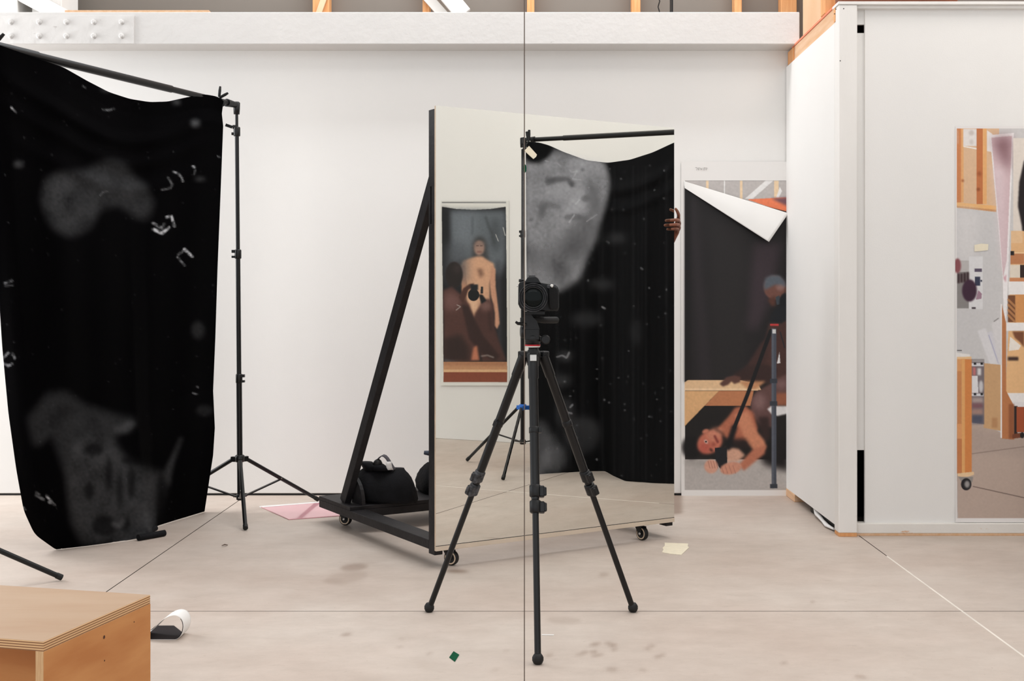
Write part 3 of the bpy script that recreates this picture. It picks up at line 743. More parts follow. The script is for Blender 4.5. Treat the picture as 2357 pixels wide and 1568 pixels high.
du.poly([(155, 1090), (170, 1020), (210, 1000), (250, 1015), (285, 1060), (330, 1085), (370, 1100), (362, 1160), (340, 1240), (200, 1250), (168, 1200)], 0.045, 7, .8)
du.poly([(260, 985), (300, 968), (312, 975), (290, 995), (265, 998)], 0.05, 3, .8)
du.poly([(300, 1230), (320, 1175), (300, 1150), (355, 1180), (345, 1235)], 0.07, 6, .6)
du.poly([(375, 1090), (400, 1040), (415, 1005), (420, 1010), (400, 1060), (388, 1120)], 0.045, 4, .8)
for e in ((275, 1130, 7, 45), (205, 1130, 12, 22), (240, 1210, 30, 24), (285, 1205, 12, 18), (300, 1060, 22, 10), (370, 1150, 10, 60), (215, 1035, 22, 14), (250, 1090, 8, 40), (302, 1110, 10, 40)): du.ell(*e, 0.003, 5, .75)
du.line([(262, 1205), (275, 1212), (283, 1195)], 9, 0.10, 3, .8); du.line([(265, 1250), (285, 1246), (300, 1248)], 6, 0.10, 3, .7)
for e in ((449, 284, 9, 7, .09), (42, 378, 9, 6, .07), (245, 205, 14, 5, .05), (460, 412, 10, 3, .06), (405, 235, 8, 5, .05), (455, 760, 14, 20, .02), (470, 945, 18, 12, .015)): du.ell(*e[:4], e[4], 5, .9)
for st, w_, i_ in (([(397, 395), (410, 400), (418, 410), (420, 417)], 3.5, .28), ([(386, 409), (396, 425), (392, 433), (372, 437)], 3.5, .12), ([(444, 383), (446, 385)], 4, .5), ([(449, 391), (446, 401)], 2, .15),
    ([(352, 514), (372, 526), (378, 516)], 5, .35), ([(353, 528), (372, 537), (388, 524)], 6, .55), ([(382, 500), (394, 498), (400, 520)], 5, .55), ([(366, 522), (374, 526)], 3, .3),
    ([(424, 574), (442, 591)], 5, .65), ([(410, 586), (424, 575)], 3, .35), ([(408, 592), (424, 611)], 3, .28), ([(12, 652), (28, 646)], 4, .22), ([(12, 658), (30, 657)], 3, .10),
    ([(4, 830), (16, 816), (20, 812)], 4, .35), ([(30, 815), (34, 824)], 5, .4), ([(8, 836), (20, 842), (28, 838)], 5, .3), ([(26, 248), (36, 258)], 3, .5), ([(235, 252), (250, 254), (262, 250)], 2.5, .25), ([(190, 198), (196, 202)], 2, .2),
    ([(84, 1140), (100, 1150)], 5, .18), ([(108, 1142), (122, 1160)], 5, .45), ([(84, 1134), (90, 1138)], 4, .25), ([(54, 1168), (58, 1172)], 4, .2), ([(112, 1156), (126, 1162)], 4, .25), ([(230, 450), (236, 442), (248, 440)], 2, .12), ([(452, 890), (456, 892)], 2, .3), ([(442, 905), (454, 908)], 2, .2), ([(500, 360), (506, 362)], 2, .15)):
    du.line(st, w_, i_, 0, .9)
for k in range(140):
    du.ell(random.uniform(0, 500), random.uniform(150, 1230), random.uniform(.7, 1.4), random.uniform(.7, 1.4), 0.12, 0, random.uniform(.05, .4))
nz = box_blur(rng.standard_normal(du.X.shape), 1); nz /= nz.std(); n3 = box_blur(box_blur(rng.standard_normal(du.X.shape), 6), 6); n3 /= n3.std(); du.a = np.where(du.a > .1, du.a * np.clip(.75 + .5 * nz[..., None], .15, 1.3), du.a); du.a = np.clip(du.a * (1 + .09 * nz[..., None] + .13 * n3[..., None]), 0, 1)
dust = du.sample(Q[..., 0], Q[..., 1])
cl1 = grid_obj('backdrop_cloth', CP, cloth_m, colour=dust, attr='dust', thick=0.004)
tag(cl1, 'large black cloth with chalky smudges hanging at the left, hem on the floor', 'cloth')
rd = MB(); ra = G(318, 1238, .016); rb = G(379, 1227, .016); rd.tube([ra, ra + (rb - ra) * .5, rb], .0155, 14); rd.tube([G(330, 1228, .016), G(358, 1216, .016)], .014, 12)
tag(obj('hem_rod', rd, bag_cloth), 'short black padded rod lying on the floor at the hem of the left cloth', 'rod')

# second backdrop, seen only in the rolling mirror
def VW(px, py, Y): return reflect(W(px, py, Y))
SC = reflect((-0.074, 8.366, 0))
fd = reflect((-0.196, 7.83, 0)) - SC
stand(SC, 2.20, .427, .19, .55, math.atan2(fd.y, fd.x), 'black light stand with blue collars, seen in the rolling mirror', collar_m=blue_plastic, knob_z=None, joints=((1.62, 0, 0), (1.02, 0, 0)))
CBR = reflect((0.93, 7.95, 0)); dcb = (CBR - SC).normalized()
SD = SC + dcb * 1.36
stand(SD, 2.20, .427, .19, .38, 0.0, 'black light stand hidden to the right of the frame, holding the second cloth', knob_z=None, joints=((1.62, 0, 0), (1.02, 0, 0)))
crossbar(SC, SD, 2.262, 'black crossbar over the dark cloth reflected in the mirror', (0.3,))
c2p = VW(1217, 326, 8.28)
spring_clamp(c2p, VW(1218, 299, 8.28) - c2p, VW(1212, 303, 8.28) - c2p, (0, 0, -.05), 'black spring clamp above the cream tape in the rolling mirror')
c3p = VW(1209, 340, 8.26)
spring_clamp(c3p, VW(1205, 316, 8.26) - c3p, VW(1202, 335, 8.26) - c3p, (0.01, .02, -.02), 'small black clamp at the corner of the mirrored cloth')
NU, NV = 130, 200
gf2 = lambda x, y: (x, y, F * CH / (y - PY))
top = smooth1(interp([(1210, 326, 8.27), (1240, 328, 8.24), (1262, 334, 8.22), (1300, 351, 8.19), (1350, 369, 8.14), (1398, 375, 8.09), (1450, 368, 8.04), (1500, 352, 7.99), (1552, 328, 7.94), (1602, 312, 7.89)], NU), 4)
bot = smooth1(interp([gf2(1238, 1093), gf2(1340, 1087), gf2(1393, 1086), gf2(1412, 1097), gf2(1440, 1109), gf2(1500, 1113), gf2(1552, 1115), gf2(1602, 1117)], NU), 3)
left = interp([(1210, 326, 8.27), (1211, 500, 8.26), (1213, 700, 8.24), (1220, 900, 8.2), gf2(1238, 1093)], NV)
right = interp([(1602, 312, 7.89), (1602, 600, 7.82), (1602, 900, 7.72), gf2(1602, 1117)], NV)
Q = coons(top, bot, left, right)
u = np.linspace(0, 1, NU)[None, :]; v = np.linspace(0, 1, NV)[:, None]; env = np.sin(np.pi * v) ** .6 * np.ones_like(u)
Q[..., 2] += env * (.03 * np.sin(u * 17 + v) + .012 * np.sin(u * 43 + 2 * v)) - sum(am * np.exp(-((v - of - .03 * np.sin(np.pi * u)) / .02) ** 2) * np.sin(np.pi * u) for am, of in ((.04, .06), (.03, .12)))
CP = np.stack([(Q[..., 0] - PX) / F * Q[..., 2], Q[..., 2], CH - (Q[..., 1] - PY) / F * Q[..., 2]], -1)
kk = (CP[..., 0] - P0.x) * NM.x + (CP[..., 1] - P0.y) * NM.y
CP[..., 0] -= 2 * kk * NM.x; CP[..., 1] -= 2 * kk * NM.y; CP[..., 2] = np.maximum(CP[..., 2], .004)
cl2 = grid_obj('backdrop_cloth', CP, cloth_m, colour=np.full(Q.shape[:2] + (1,), .008), attr='dust', thick=0.004)
tag(cl2, 'second black cloth on a stand, seen in the rolling mirror', 'cloth')

# ================================================================== TRIPOD AND CAMERA
tp = empty('camera_tripod', (0, 4.32, 0), 'black camera tripod standing in front of the rolling mirror', 'tripod')
feet = [G(988, 1409), G(1238, 1529), G(1457, 1409)]
apex = [W(1206, 818, 4.345), W(1227, 822, 4.262), W(1250, 818, 4.345)]
ctr = Vector((0.0, 4.32, 0))
for i, (a, ft) in enumerate(zip(apex, feet)):
    ft = ft + Vector((0, 0, .012)); d = (ft - a)
    def at(z): return a + d * ((a.z - z) / (a.z - ft.z))
    out = Vector((ft.x - ctr.x, ft.y - ctr.y, 0)).normalized(); sd = Vector((-out.y, out.x, 0))
    front = (i == 1)
    q = MB(); q.tube([a, at(.90), at(.895), at(.545)], [.0185, .0185, .0160, .0158], 18); lg = obj('leg', q, black_metal if not front else black_metal, tp)
    q = MB(); q.tube([at(.545), at(.50)], .0135, 16); q.tube([at(.50), ft], .0108, 16); obj('lower_tube', q, black_metal, lg)
    for z in (.525, .475):
        dn = d.normalized(); q = MB(); q.tube_prof(at(z + .022), dn, [(0, .017), (.003, .0195), (.038, .0195), (.042, .016)], 16)
        sx = -1 if i == 0 else 1
        lever = sd * (1 if sd.x * sx > 0 else -1)
        q.obox(at(z) + lever * .022, (dn, lever, dn.cross(lever)), (.019, .009, .014), .003)
        q.obox(at(z) + lever * .026 + dn.cross(lever) * .006, (dn, lever, dn.cross(lever)), (.015, .012, .006), .003)
        obj('leg_lock', q, dusty_plastic if i == 0 else black_plastic, lg)
    q = MB(); dn = d.normalized()
    q.tube_prof(at(.735), dn, [(0, .0165), (.002, .018), (.020, .018), (.022, .0165)], 14); q.obox(at(.725) + sd * .02, (dn, sd, dn.cross(sd)), (.010, .005, .008)); obj('cable_clip', q, black_plastic, lg)
    q = MB(); q.tube_prof(ft + Vector((0, 0, .010)), (0, 0, -1), [(-.012, .011), (-.006, .0155), (0.0, .0185), (.010, .0185), (.018, .015), (.022, .010)], 18); obj('rubber_foot', q, rubber, lg)
    q = MB(); q.obox(a + Vector((0, 0, .002)) + out * .004, (out, sd, (0, 0, 1)), (.014, .015, .013), .003); obj('leg_hinge', q, black_plastic, lg)
q = MB(); p0, p1 = W(1220, 817, 4.236), W(1235, 831, 4.236); q.box((p0.x, 4.232, p1.z), (p1.x, 4.246, p0.z)); obj('silver_tab', q, silver_tab_m, tp)
zc = W(0, 815, 4.32).z
q = MB(); q.tube_prof((0, 4.32, zc - .045), (0, 0, 1), [(0, .016), (.005, .022), (.045, .026), (.056, .022), (.062, .0175), (.085, .0175)], 24); obj('spider', q, black_plastic, tp)
q = MB(); q.tube([(0, 4.32, zc - .25), (0, 4.32, zc + .03)], .014, 16); obj('center_column', q, black_metal, tp)
zr = W(0, 800, 4.30).z
q = MB(); q.tube_prof((-.003, 4.32, zr), (0, 0, 1), [(0, .0255), (.0045, .0275)], 30); obj('white_ring', q, white_ring_m, tp)
q = MB(); q.tube_prof((-.003, 4.32, zr + .0045), (0, 0, 1), [(0, .0275), (.0055, .0275)], 30); obj('red_ring', q, red_ring_m, tp)
q = MB(); q.tube_prof((-.003, 4.32, zr + .010), (0, 0, 1), [(0, .027), (.030, .0275), (.034, .024)], 28)
a_ = W(1208, 776, 4.30); b_ = W(1242, 757, 4.30); q.box((a_.x, 4.295, a_.z - .01), (b_.x, 4.345, b_.z)); obj('pan_base', q, black_plastic, tp)
q = MB(); a_ = W(1208, 757, 4.30); q.prism([W(1208, 758, 4.296), W(1242, 758, 4.296), W(1236, 740, 4.296), W(1227, 730, 4.296), W(1220, 722, 4.296), W(1208, 722, 4.296)], (0, .046, 0)); obj('tilt_bracket', q, black_plastic, tp)
q = MB(); q.tube([W(1243, 781, 4.31), W(1248, 781, 4.31)], .009, 12); kn = W(1256, 782, 4.305); q.tube_prof(kn + Vector((0, -.010, 0)), (0, 1, 0), [(0, .013), (.003, .0165), (.017, .0165), (.020, .013)], 20); obj('pan_knob', q, black_plastic, tp)
q = MB(); kn = W(1207, 764, 4.31); q.tube_prof(kn, (-1, -.15, 0), [(0, .014), (.004, .0225), (.010, .0225), (.014, .018)], 22); obj('side_knob', q, black_plastic, tp)
q = MB(); q.tube([W(1209, 748, 4.29), W(1200, 745, 4.28), W(1192, 745, 4.27), W(1187, 741, 4.268)], [.007, .0062, .0055, .0045], 10); obj('tilt_lever', q, black_plastic, tp)
q = MB(); q.tube([W(1226, 735, 4.31), W(1252, 737, 4.36), W(1280, 737, 4.46)], [.010, .0115, .0125], 14); obj('pan_handle', q, grip_rubber, tp)
q = MB(); a_ = W(1206, 724, 4.29); b_ = W(1254, 717, 4.29); q.box((a_.x, 4.285, a_.z), (b_.x, 4.36, b_.z)); obj('quick_release_plate', q, black_plastic, tp)

YC = 4.300
cm = empty('dslr_camera', W(1228, 716, YC + .03), 'black single lens reflex camera with a wide lens on the tripod', 'camera')
bod = [(1193, 656), (1196, 650), (1206, 647), (1208, 646), (1247, 651), (1258, 653), (1276, 655), (1283, 659), (1286.5, 668), (1287, 708), (1284, 716), (1206, 716), (1197, 710), (1192.5, 700)]
q = MB(); q.prism([W(x, y, YC) for x, y in bod], (0, .062, 0)); bo = obj('body', q, black_plastic, cm)
bv = bo.modifiers.new('edge', 'BEVEL'); bv.width = .004; bv.segments = 3; bv.limit_method = 'ANGLE'
q = MB()
pr = [(1208, 652), (1211, 643), (1216, 637), (1233, 636.5), (1239, 641), (1243, 648), (1247, 653)]
fr = [W(x, y, YC - .012) for x, y in pr]; bk = [W(1228 + (x - 1228) * .8, y + (3 if y > 640 else 2), YC + .055) for x, y in pr]
n = len(fr); q.add(fr + bk, [tuple(range(n))[::-1], tuple(range(n, 2 * n))] + [(i, (i + 1) % n, n + (i + 1) % n, n + i) for i in range(n)]); pz = obj('pentaprism', q, black_plastic, cm)
bv = pz.modifiers.new('edge', 'BEVEL'); bv.width = .003; bv.segments = 2; bv.limit_method = 'ANGLE'
q = MB(); a_ = W(1217, 636.5, YC + .02); b_ = W(1232, 634.8, YC + .02); q.box((a_.x, YC + .012, a_.z - .001), (b_.x, YC + .034, b_.z)); obj('hot_shoe', q, steel if False else black_metal, cm)
gp = [(1262, 664), (1270, 661), (1281, 662), (1285, 668), (1285.5, 708), (1282, 713), (1266, 713), (1263, 700)]
q = MB(); q.prism([W(x, y, YC - .030) for x, y in gp], (0, .034, 0)); gr = obj('grip', q, grip_rubber, cm)
bv = gr.modifiers.new('edge', 'BEVEL'); bv.width = .008; bv.segments = 4; bv.limit_method = 'ANGLE'
q = MB(); q.prism([W(x, y, YC - .026) for x, y in ((1259, 656), (1278, 655), (1283, 660), (1282, 664), (1264, 665), (1258, 663))], (0, .035, 0)); sh = obj('shutter_block', q, dusty_plastic, cm)
bv = sh.modifiers.new('edge', 'BEVEL'); bv.width = .003; bv.segments = 2
q = MB(); q.tube_prof(W(1270, 659, YC - .026), (0, -1, .35), [(0, .0065), (.004, .0065), (.006, .004)], 16); obj('shutter_button', q, steel, sh)
q = MB(); q.tube_prof(W(1267, 680, YC - .012), (0, -1, 0), [(0, .005), (.003, .005), (.005, .003)], 14); obj('function_button', q, dusty_plastic, cm)
q = MB(); q.tube_prof(W(1201, 647, YC + .03), (0, 0, 1), [(-.004, .011), (.005, .011), (.007, .009)], 20); obj('mode_dial', q, black_plastic, cm)
q = MB(); q.tube([W(1192.5, 659, YC + .02), W(1189.5, 659.5, YC + .02)], .002, 8); obj('strap_lug', q, steel, cm)
lc = W(1227.5, 685, YC); S = YC / F
lens_axis = (0, -1, 0)
q = MB(); q.tube_prof(lc + Vector((0, 0, 0)), lens_axis, [(0, 27 * S), (.012, 28 * S), (.013, 31 * S), (.05, 31 * S), (.052, 30 * S), (.075, 30 * S), (.077, 32 * S), (.108, 32.3 * S), (.108, 31.4 * S), (.100, 27 * S), (.096, 25 * S), (.094, .2 * S)], 44); ln = obj('lens_barrel', q, black_plastic, cm)
f0 = lc + Vector((0, -.108, 0)); K = (YC - .108) / YC
def ring(name, r0, r1, y0, y1, m, par):
    q = MB(); n = 48; vs_ = []
    for r_, y_ in ((r0, y0), (r0, y1), (r1, y1), (r1, y0)):
        vs_ += [f0 + Vector((math.cos(2 * math.pi * i / n) * r_ * S * K, y_, math.sin(2 * math.pi * i / n) * r_ * S * K)) for i in range(n)]
    fs = [(a * n + i, a * n + (i + 1) % n, ((a + 1) % 4) * n + (i + 1) % n, ((a + 1) % 4) * n + i) for a in range(4) for i in range(n)]
    q.add(vs_, fs, True); return obj(name, q, m, par)
ring('front_rim', 33.0, 31.6, -.004, .004, dusty_plastic, ln); ring('filter_ring', 31.6, 27.0, -.001, .004, black_plastic, ln); ring('inner_ring', 27.5, 26.4, -.003, .004, dusty_plastic, ln); ring('inner_barrel', 26.4, 22.0, .002, .006, black_plastic, ln)
lens_glass = bpy.data.materials.new('coated_lens_glass'); lens_glass.use_nodes = True
b_ = lens_glass.node_tree.nodes['Principled BSDF']; b_.inputs['Base Color'].default_value = (.004, .006, .006, 1); b_.inputs['Roughness'].default_value = .04; b_.inputs['Specular IOR Level'].default_value = .12; b_.inputs['Coat Weight'].default_value = 0.0
q = MB(); q.tube_prof(f0 + Vector((0, .008, 0)), lens_axis, [(0, 24 * S), (.003, 22 * S), (.006, 18 * S), (.008, 12 * S), (.009, 5 * S), (.0092, .2 * S)], 40); obj('front_element', q, lens_glass, ln)

# ================================================================== PERSON BEHIND THE MIRROR (only the hand shows)
def skin_obj(name, chains, m, parent=None, origin=(0, 0, 0), lev=2):
    """chains: list of lists of (point, rx, ry) ; first vertex of each chain is its root"""
    org = ORIG[parent] if parent is not None else Vector(origin)
    vs_, es, rr, roots = [], [], [], []
    for c_ in chains:
        if isinstance(c_[0], int): prev = c_[0]; c_ = c_[1:]
        else: prev = None
        for k, (p, r1, r2) in enumerate(c_):
            i = len(vs_); vs_.append(tuple(Vector(p) - org)); rr.append((r1, r2))
            if prev is not None: es.append((prev, i))
            else: roots.append(i)
            prev = i
    me = bpy.data.meshes.new(name); me.from_pydata(vs_, es, []); o = finish(name, me, m, parent, origin if parent is None else None)
    md = o.modifiers.new('skin', 'SKIN'); md.use_smooth_shade = True
    if not me.skin_vertices:
        bm = bmesh.new(); bm.from_mesh(me); bm.verts.layers.skin.verify(); bm.to_mesh(me); bm.free()
    sv = me.skin_vertices[0].data
    for i, r_ in enumerate(rr): sv[i].radius = r_
    for i in roots: sv[i].use_root = True
    o.modifiers.new('sub', 'SUBSURF').levels = lev; o.modifiers['sub'].render_levels = lev
    return o
BU, BD = 0.93, 0.60
def Bp(u_, d_, z_): return M(BU + u_, BD + d_, z_)
body = [[(Bp(0, 0, .95), .15, .11), (Bp(0, .01, 1.08), .14, .10), (Bp(0, .01, 1.25), .155, .11), (Bp(0, 0, 1.40), .15, .10), (Bp(0, 0, 1.50), .07, .065), (Bp(0, -.01, 1.56), .055, .055), (Bp(0, -.02, 1.64), .072, .088), (Bp(0, -.015, 1.72), .075, .092), (Bp(0, -.01, 1.775), .045, .05)],
        [3, (Bp(.17, 0, 1.42), .058, .058), (Bp(.25, -.03, 1.28), .045, .045), (M(1.265, .37, 1.20), .040, .040), (M(1.315, .23, 1.325), .034, .034), (M(1.362, .096, 1.445), .024, .021)],
        [3, (Bp(-.17, 0, 1.42), .058, .058), (Bp(-.22, .0, 1.14), .043, .043), (Bp(-.21, -.06, .90), .032, .030), (Bp(-.20, -.08, .80), .035, .02)],
        [0, (Bp(.10, 0, .86), .088, .09), (Bp(.11, 0, .50), .058, .06), (Bp(.11, .02, .10), .040, .042), (Bp(.12, -.10, .035), .040, .032)],
        [0, (Bp(-.10, 0, .86), .088, .09), (Bp(-.11, 0, .50), .058, .06), (Bp(-.11, .02, .10), .040, .042), (Bp(-.12, -.10, .035), .040, .032)]]
wr_ = (1.364, .092, 1.452)
def fing(mcp, pip, dip, tip, r):
    return [(M(*wr_), .019, .017), (M(*[(wr_[k] + mcp[k]) / 2 for k in range(3)]), .0150, .0140), (M(*mcp), .0120, .0120), (M(*[(mcp[k] + pip[k]) / 2 for k in range(3)]), r, r), (M(*pip), r * 1.04, r * 1.04), (M(*dip), r * .92, r * .92), (M(*tip), r * .74, r * .74)]
body += [fing((1.380, .052, 1.566), (1.352, .014, 1.588), (1.326, -.008, 1.603), (1.301, -.024, 1.615), .0088),
         fing((1.384, .050, 1.549), (1.333, -.008, 1.559), (1.304, -.024, 1.559), (1.272, -.019, 1.557), .0092),
         fing((1.384, .052, 1.528), (1.333, -.008, 1.537), (1.302, -.025, 1.536), (1.266, -.020, 1.534), .0090),
         fing((1.378, .056, 1.508), (1.332, -.004, 1.516), (1.307, -.020, 1.516), (1.280, -.017, 1.515), .0080),
         [(M(*wr_), .017, .016), (M(1.355, .108, 1.490), .0145, .0145), (M(1.330, .108, 1.530), .0115, .0115), (M(1.305, .104, 1.560), .0100, .0100), (M(1.285, .102, 1.585), .0085, .0085)],
         [(M(1.367, .086, 1.470), .018, .016), (M(1.377, .068, 1.500), .0165, .0145), (M(1.380, .060, 1.530), .0155, .0135), (M(1.378, .058, 1.555), .013, .012)]]
person = skin_obj('person', body, skin, None, tuple(Bp(0, 0, 0)))
tag(person, 'person hidden behind the rolling mirror, only fingers gripping its right edge show', 'person')
shirt = [[(Bp(0, 0, .92), .165, .125), (Bp(0, .01, 1.08), .158, .118), (Bp(0, .01, 1.25), .168, .122), (Bp(0, 0, 1.40), .162, .112), (Bp(0, 0, 1.485), .085, .078)],
         [3, (Bp(.17, 0, 1.42), .072, .072), (Bp(.25, -.03, 1.28), .058, .058), (Bp(.29, -.10, 1.24), .052, .052)], [3, (Bp(-.17, 0, 1.42), .072, .072), (Bp(-.21, .0, 1.22), .058, .058)]]
skin_obj('shirt', shirt, shirt_m, person)
trs = [[(Bp(0, 0, .97), .16, .12), (Bp(0, 0, .90), .155, .12)], [1, (Bp(.10, 0, .82), .098, .10), (Bp(.11, 0, .50), .072, .075), (Bp(.11, .02, .12), .058, .062)], [1, (Bp(-.10, 0, .82), .098, .10), (Bp(-.11, 0, .50), .072, .075), (Bp(-.11, .02, .12), .058, .062)]]
skin_obj('trousers', trs, trouser_m, person)

# ================================================================== BAGS
def loft(name, rings, m, parent, n=40, crease=0.006, sq=3.0):
    """rings: (center, half-width vector, half-depth vector)"""
    q = MB(); vs_ = []; R = len(rings)
    for j, (c_, hw, hd) in enumerate(rings):
        c_ = Vector(c_); hw = Vector(hw); hd = Vector(hd)
        for i in range(n):
            t = 2 * math.pi * i / n; ct, st_ = math.cos(t), math.sin(t)
            x = math.copysign(abs(ct) ** (2 / sq), ct); y = math.copysign(abs(st_) ** (2 / sq), st_)
            w_ = 1 + crease / .1 * math.sin(7 * t + j * .9) * math.sin(j * 1.1 + 2 * t)
            vs_.append(c_ + (hw * x + hd * y) * w_)
    fs = [(j * n + i, j * n + (i + 1) % n, (j + 1) * n + (i + 1) % n, (j + 1) * n + i) for j in range(R - 1) for i in range(n)]
    q.add(vs_, fs, True); q.f += [tuple(range(n))[::-1], tuple(range((R - 1) * n, R * n))]; q.smooth += [False, False]
    o = obj(name, q, m, parent); return o
def bag_rings(rows, Y, depth, zbase, hdv):
    out = []
    for (xl, xr, y, dk, dy) in rows:
        a_ = W(xl, y, Y + dy); b_ = W(xr, y, Y + dy); c_ = (a_ + b_) / 2; c_.z = max(c_.z, zbase)
        out.append((c_, (b_ - a_) / 2, Vector(hdv) * depth * dk))
    return out
YG = 6.235
bag = empty('duffel_bag', G(890, 1150, ZS), 'black cloth duffel bag with a grey handle on the cart shelf', 'bag')
rows = [(846, 952, 1160, .72, 0), (838, 958, 1156, .82, 0), (822, 957, 1146, .95, 0), (816, 955, 1128, 1.0, 0), (815, 951, 1112, .96, 0), (819, 944, 1098, .82, 0), (827, 938, 1088, .62, 0), (835, 931, 1081, .38, 0), (840, 929, 1077, .20, 0)]
loft('bag_body', bag_rings(rows, YG, .115, ZS + .001, (-.35, .94, 0)), bag_cloth, bag)
def ribbon(name, pts, w, t, m, parent, side=(0, 1, 0)):
    q = MB(); pts = [Vector(p) for p in pts]; sd = Vector(side).normalized(); vs_ = []
    for i, p in enumerate(pts):
        d = (pts[min(i + 1, len(pts) - 1)] - pts[max(i - 1, 0)]).normalized(); nn = d.cross(sd).normalized()
        vs_ += [p + sd * w / 2 + nn * t / 2, p - sd * w / 2 + nn * t / 2, p - sd * w / 2 - nn * t / 2, p + sd * w / 2 - nn * t / 2]
    fs = [(4 * i + k, 4 * i + (k + 1) % 4, 4 * i + 4 + (k + 1) % 4, 4 * i + 4 + k) for i in range(len(pts) - 1) for k in range(4)]
    fs += [(0, 1, 2, 3), tuple(range(len(vs_) - 4, len(vs_)))[::-1]]
    q.add(vs_, fs, True); return obj(name, q, m, parent)
rows = [(838, 858, 1082, 1, 0), (834, 862, 1074, 1.1, 0), (831, 860, 1067, .9, 0), (832, 857, 1063, .6, 0)]
loft('rolled_end', bag_rings(rows, YG - .01, .045, ZS, (-.35, .94, 0)), bag_cloth, bag, 24, .004, 2.4)
rows = [(852, 898, 1082, 1, 0), (848, 890, 1074, 1.2, 0), (856, 882, 1068, .8, 0)]
loft('top_fold', bag_rings(rows, YG - .03, .05, ZS, (-.35, .94, 0)), bag_cloth, bag, 24, .006, 2.4)
rows = [(860, 879, 1073, 1, 0), (858, 880, 1066, 1.2, 0), (862, 877, 1060, 1, 0), (867, 873, 1057, .5, 0)]
loft('handle_wrap', bag_rings(rows, YG - .04, .022, ZS, (0, 1, 0)), rubber, bag, 20, .002, 2.2)
ribbon('handle', [W(x, y, YG - .04) for x, y in ((866, 1062), (871, 1056), (876, 1051), (881, 1048.5), (886, 1050), (891, 1055), (895, 1061), (899, 1068), (904, 1076), (908, 1082))], .034, .004, strap_cloth, bag, (.25, 1, .1))
ribbon('white_tag', [W(x, y, YG - .062) for x, y in ((894.5, 1063), (894.8, 1070), (896, 1076), (899, 1082))], .030, .003, tag_white, bag, (.9, .4, 0))
bag2 = empty('duffel_bag', G(995, 1132, ZS), 'second dark bag on the cart shelf, half hidden behind the mirror stile', 'bag')
YG2 = 6.52
rows = [(968, 1050, 1133, .8, 0), (963, 1060, 1124, .95, 0), (963, 1062, 1110, 1, 0), (966, 1058, 1096, .95, 0), (972, 1050, 1082, .75, 0), (980, 1044, 1072, .5, 0), (985, 1038, 1065, .25, 0)]
loft('bag_body', bag_rings(rows, YG2, .13, ZS + .001, (-.35, .94, 0)), bag_cloth, bag2)
q = MB(); q.tube([W(976, 1042, YG2 - .05), W(985, 1043, YG2 - .05), W(1000, 1046, YG2 - .04), W(1014, 1066, YG2)], [.010, .013, .013, .012], 12); q.tube([W(976, 1042, YG2 - .05), W(980, 1043, YG2 - .05)], [.007, .012], 12)
obj('rolled_handle', q, mat('slate_roll_cloth', (60, 68, 82), .7, var=.2), bag2)

# ================================================================== PRINTS ON THE WALLS
print_m = attr_mat('printed_paper', 'paint', 0.45, 0.25)
def print_sheet(name, painter, fpos, parent=None, label=None, cat='print', origin=None):
    P = np.zeros(painter.X.shape + (3,)); fpos(painter.X, painter.Y, P)
    o = grid_obj(name, P, print_m, parent, origin, colour=painter.linear(), attr='paint', thick=0.0)
    return o
# --- tall print on the rear wall
YW1 = YB - 0.006
pt = Painter(1568, 372, 1824, 1143, (233, 230, 227), 1.3)
pt.rect(1577, 416, 1815, 1127, (30, 27, 28))
pt.rect(1577, 416, 1815, 500, (190, 184, 181))
for x0, x1 in ((1625, 1631), (1703, 1709), (1782, 1792)): pt.rect(x0, 416, x1, 470, (236, 208, 172))
pt.rect(1666, 416, 1669, 470, (232, 230, 228)); pt.poly([(1762, 416), (1780, 416), (1732, 458), (1714, 458)], (233, 231, 229)); pt.poly([(1795, 430), (1800, 440), (1792, 456), (1786, 456)], (236, 234, 232))
pt.poly([(1720, 459), (1815, 454), (1815, 492)], (240, 132, 92)); pt.poly([(1775, 457), (1815, 454), (1815, 476)], (122, 84, 92), 2)
pt.poly([(1576, 428), (1815, 488), (1815, 880), (1576, 880)], (31, 28, 29))
pt.poly([(1590, 450), (1600, 455), (1640, 880), (1608, 880)], (44, 39, 42), 8, .8); pt.poly([(1735, 560), (1800, 560), (1770, 700), (1742, 760), (1715, 760)], (62, 50, 56), 9, .8); pt.rect(1640, 500, 1720, 875, (38, 35, 35), 12, .7)
pt.rect(1577, 434, 1588, 880, (14, 12, 14), 4, .8); pt.rect(1808, 490, 1816, 640, (20, 14, 16), 3, .7)
pt.rect(1577, 878, 1815, 1060, (28, 25, 24)); pt.rect(1576, 1058, 1815, 1128, (183, 177, 173)); pt.poly([(1576, 1060), (1640, 1062), (1640, 1075), (1576, 1066)], (150, 144, 140), 5, .7)
pt.poly([(1740, 1030), (1815, 1000), (1815, 1085), (1760, 1070)], (24, 20, 20), 8)
# seated figure (dark) with camera
pt.poly([(1770, 745), (1815, 735), (1815, 880), (1745, 882), (1752, 820)], (72, 48, 43), 3)
pt.poly([(1752, 790), (1775, 770), (1764, 830), (1722, 872), (1700, 892), (1690, 888), (1706, 862)], (66, 44, 40), 2)
pt.poly([(1688, 862), (1720, 842), (1760, 838), (1790, 850), (1780, 880), (1700, 880)], (54, 37, 34), 3)
pt.ell(1783, 662, 25, 28, (112, 74, 64), 1); pt.poly([(1758, 655), (1762, 640), (1776, 633), (1794, 634), (1806, 646), (1810, 664), (1800, 660), (1785, 655), (1768, 664), (1759, 668)], (88, 95, 104), 2); pt.ell(1796, 662, 10, 7, (150, 118, 112), 3, .7); pt.poly([(1766, 690), (1776, 706), (1786, 704), (1786, 680)], (84, 52, 42), 3); pt.ell(1810, 668, 4, 9, (92, 58, 50), 1)
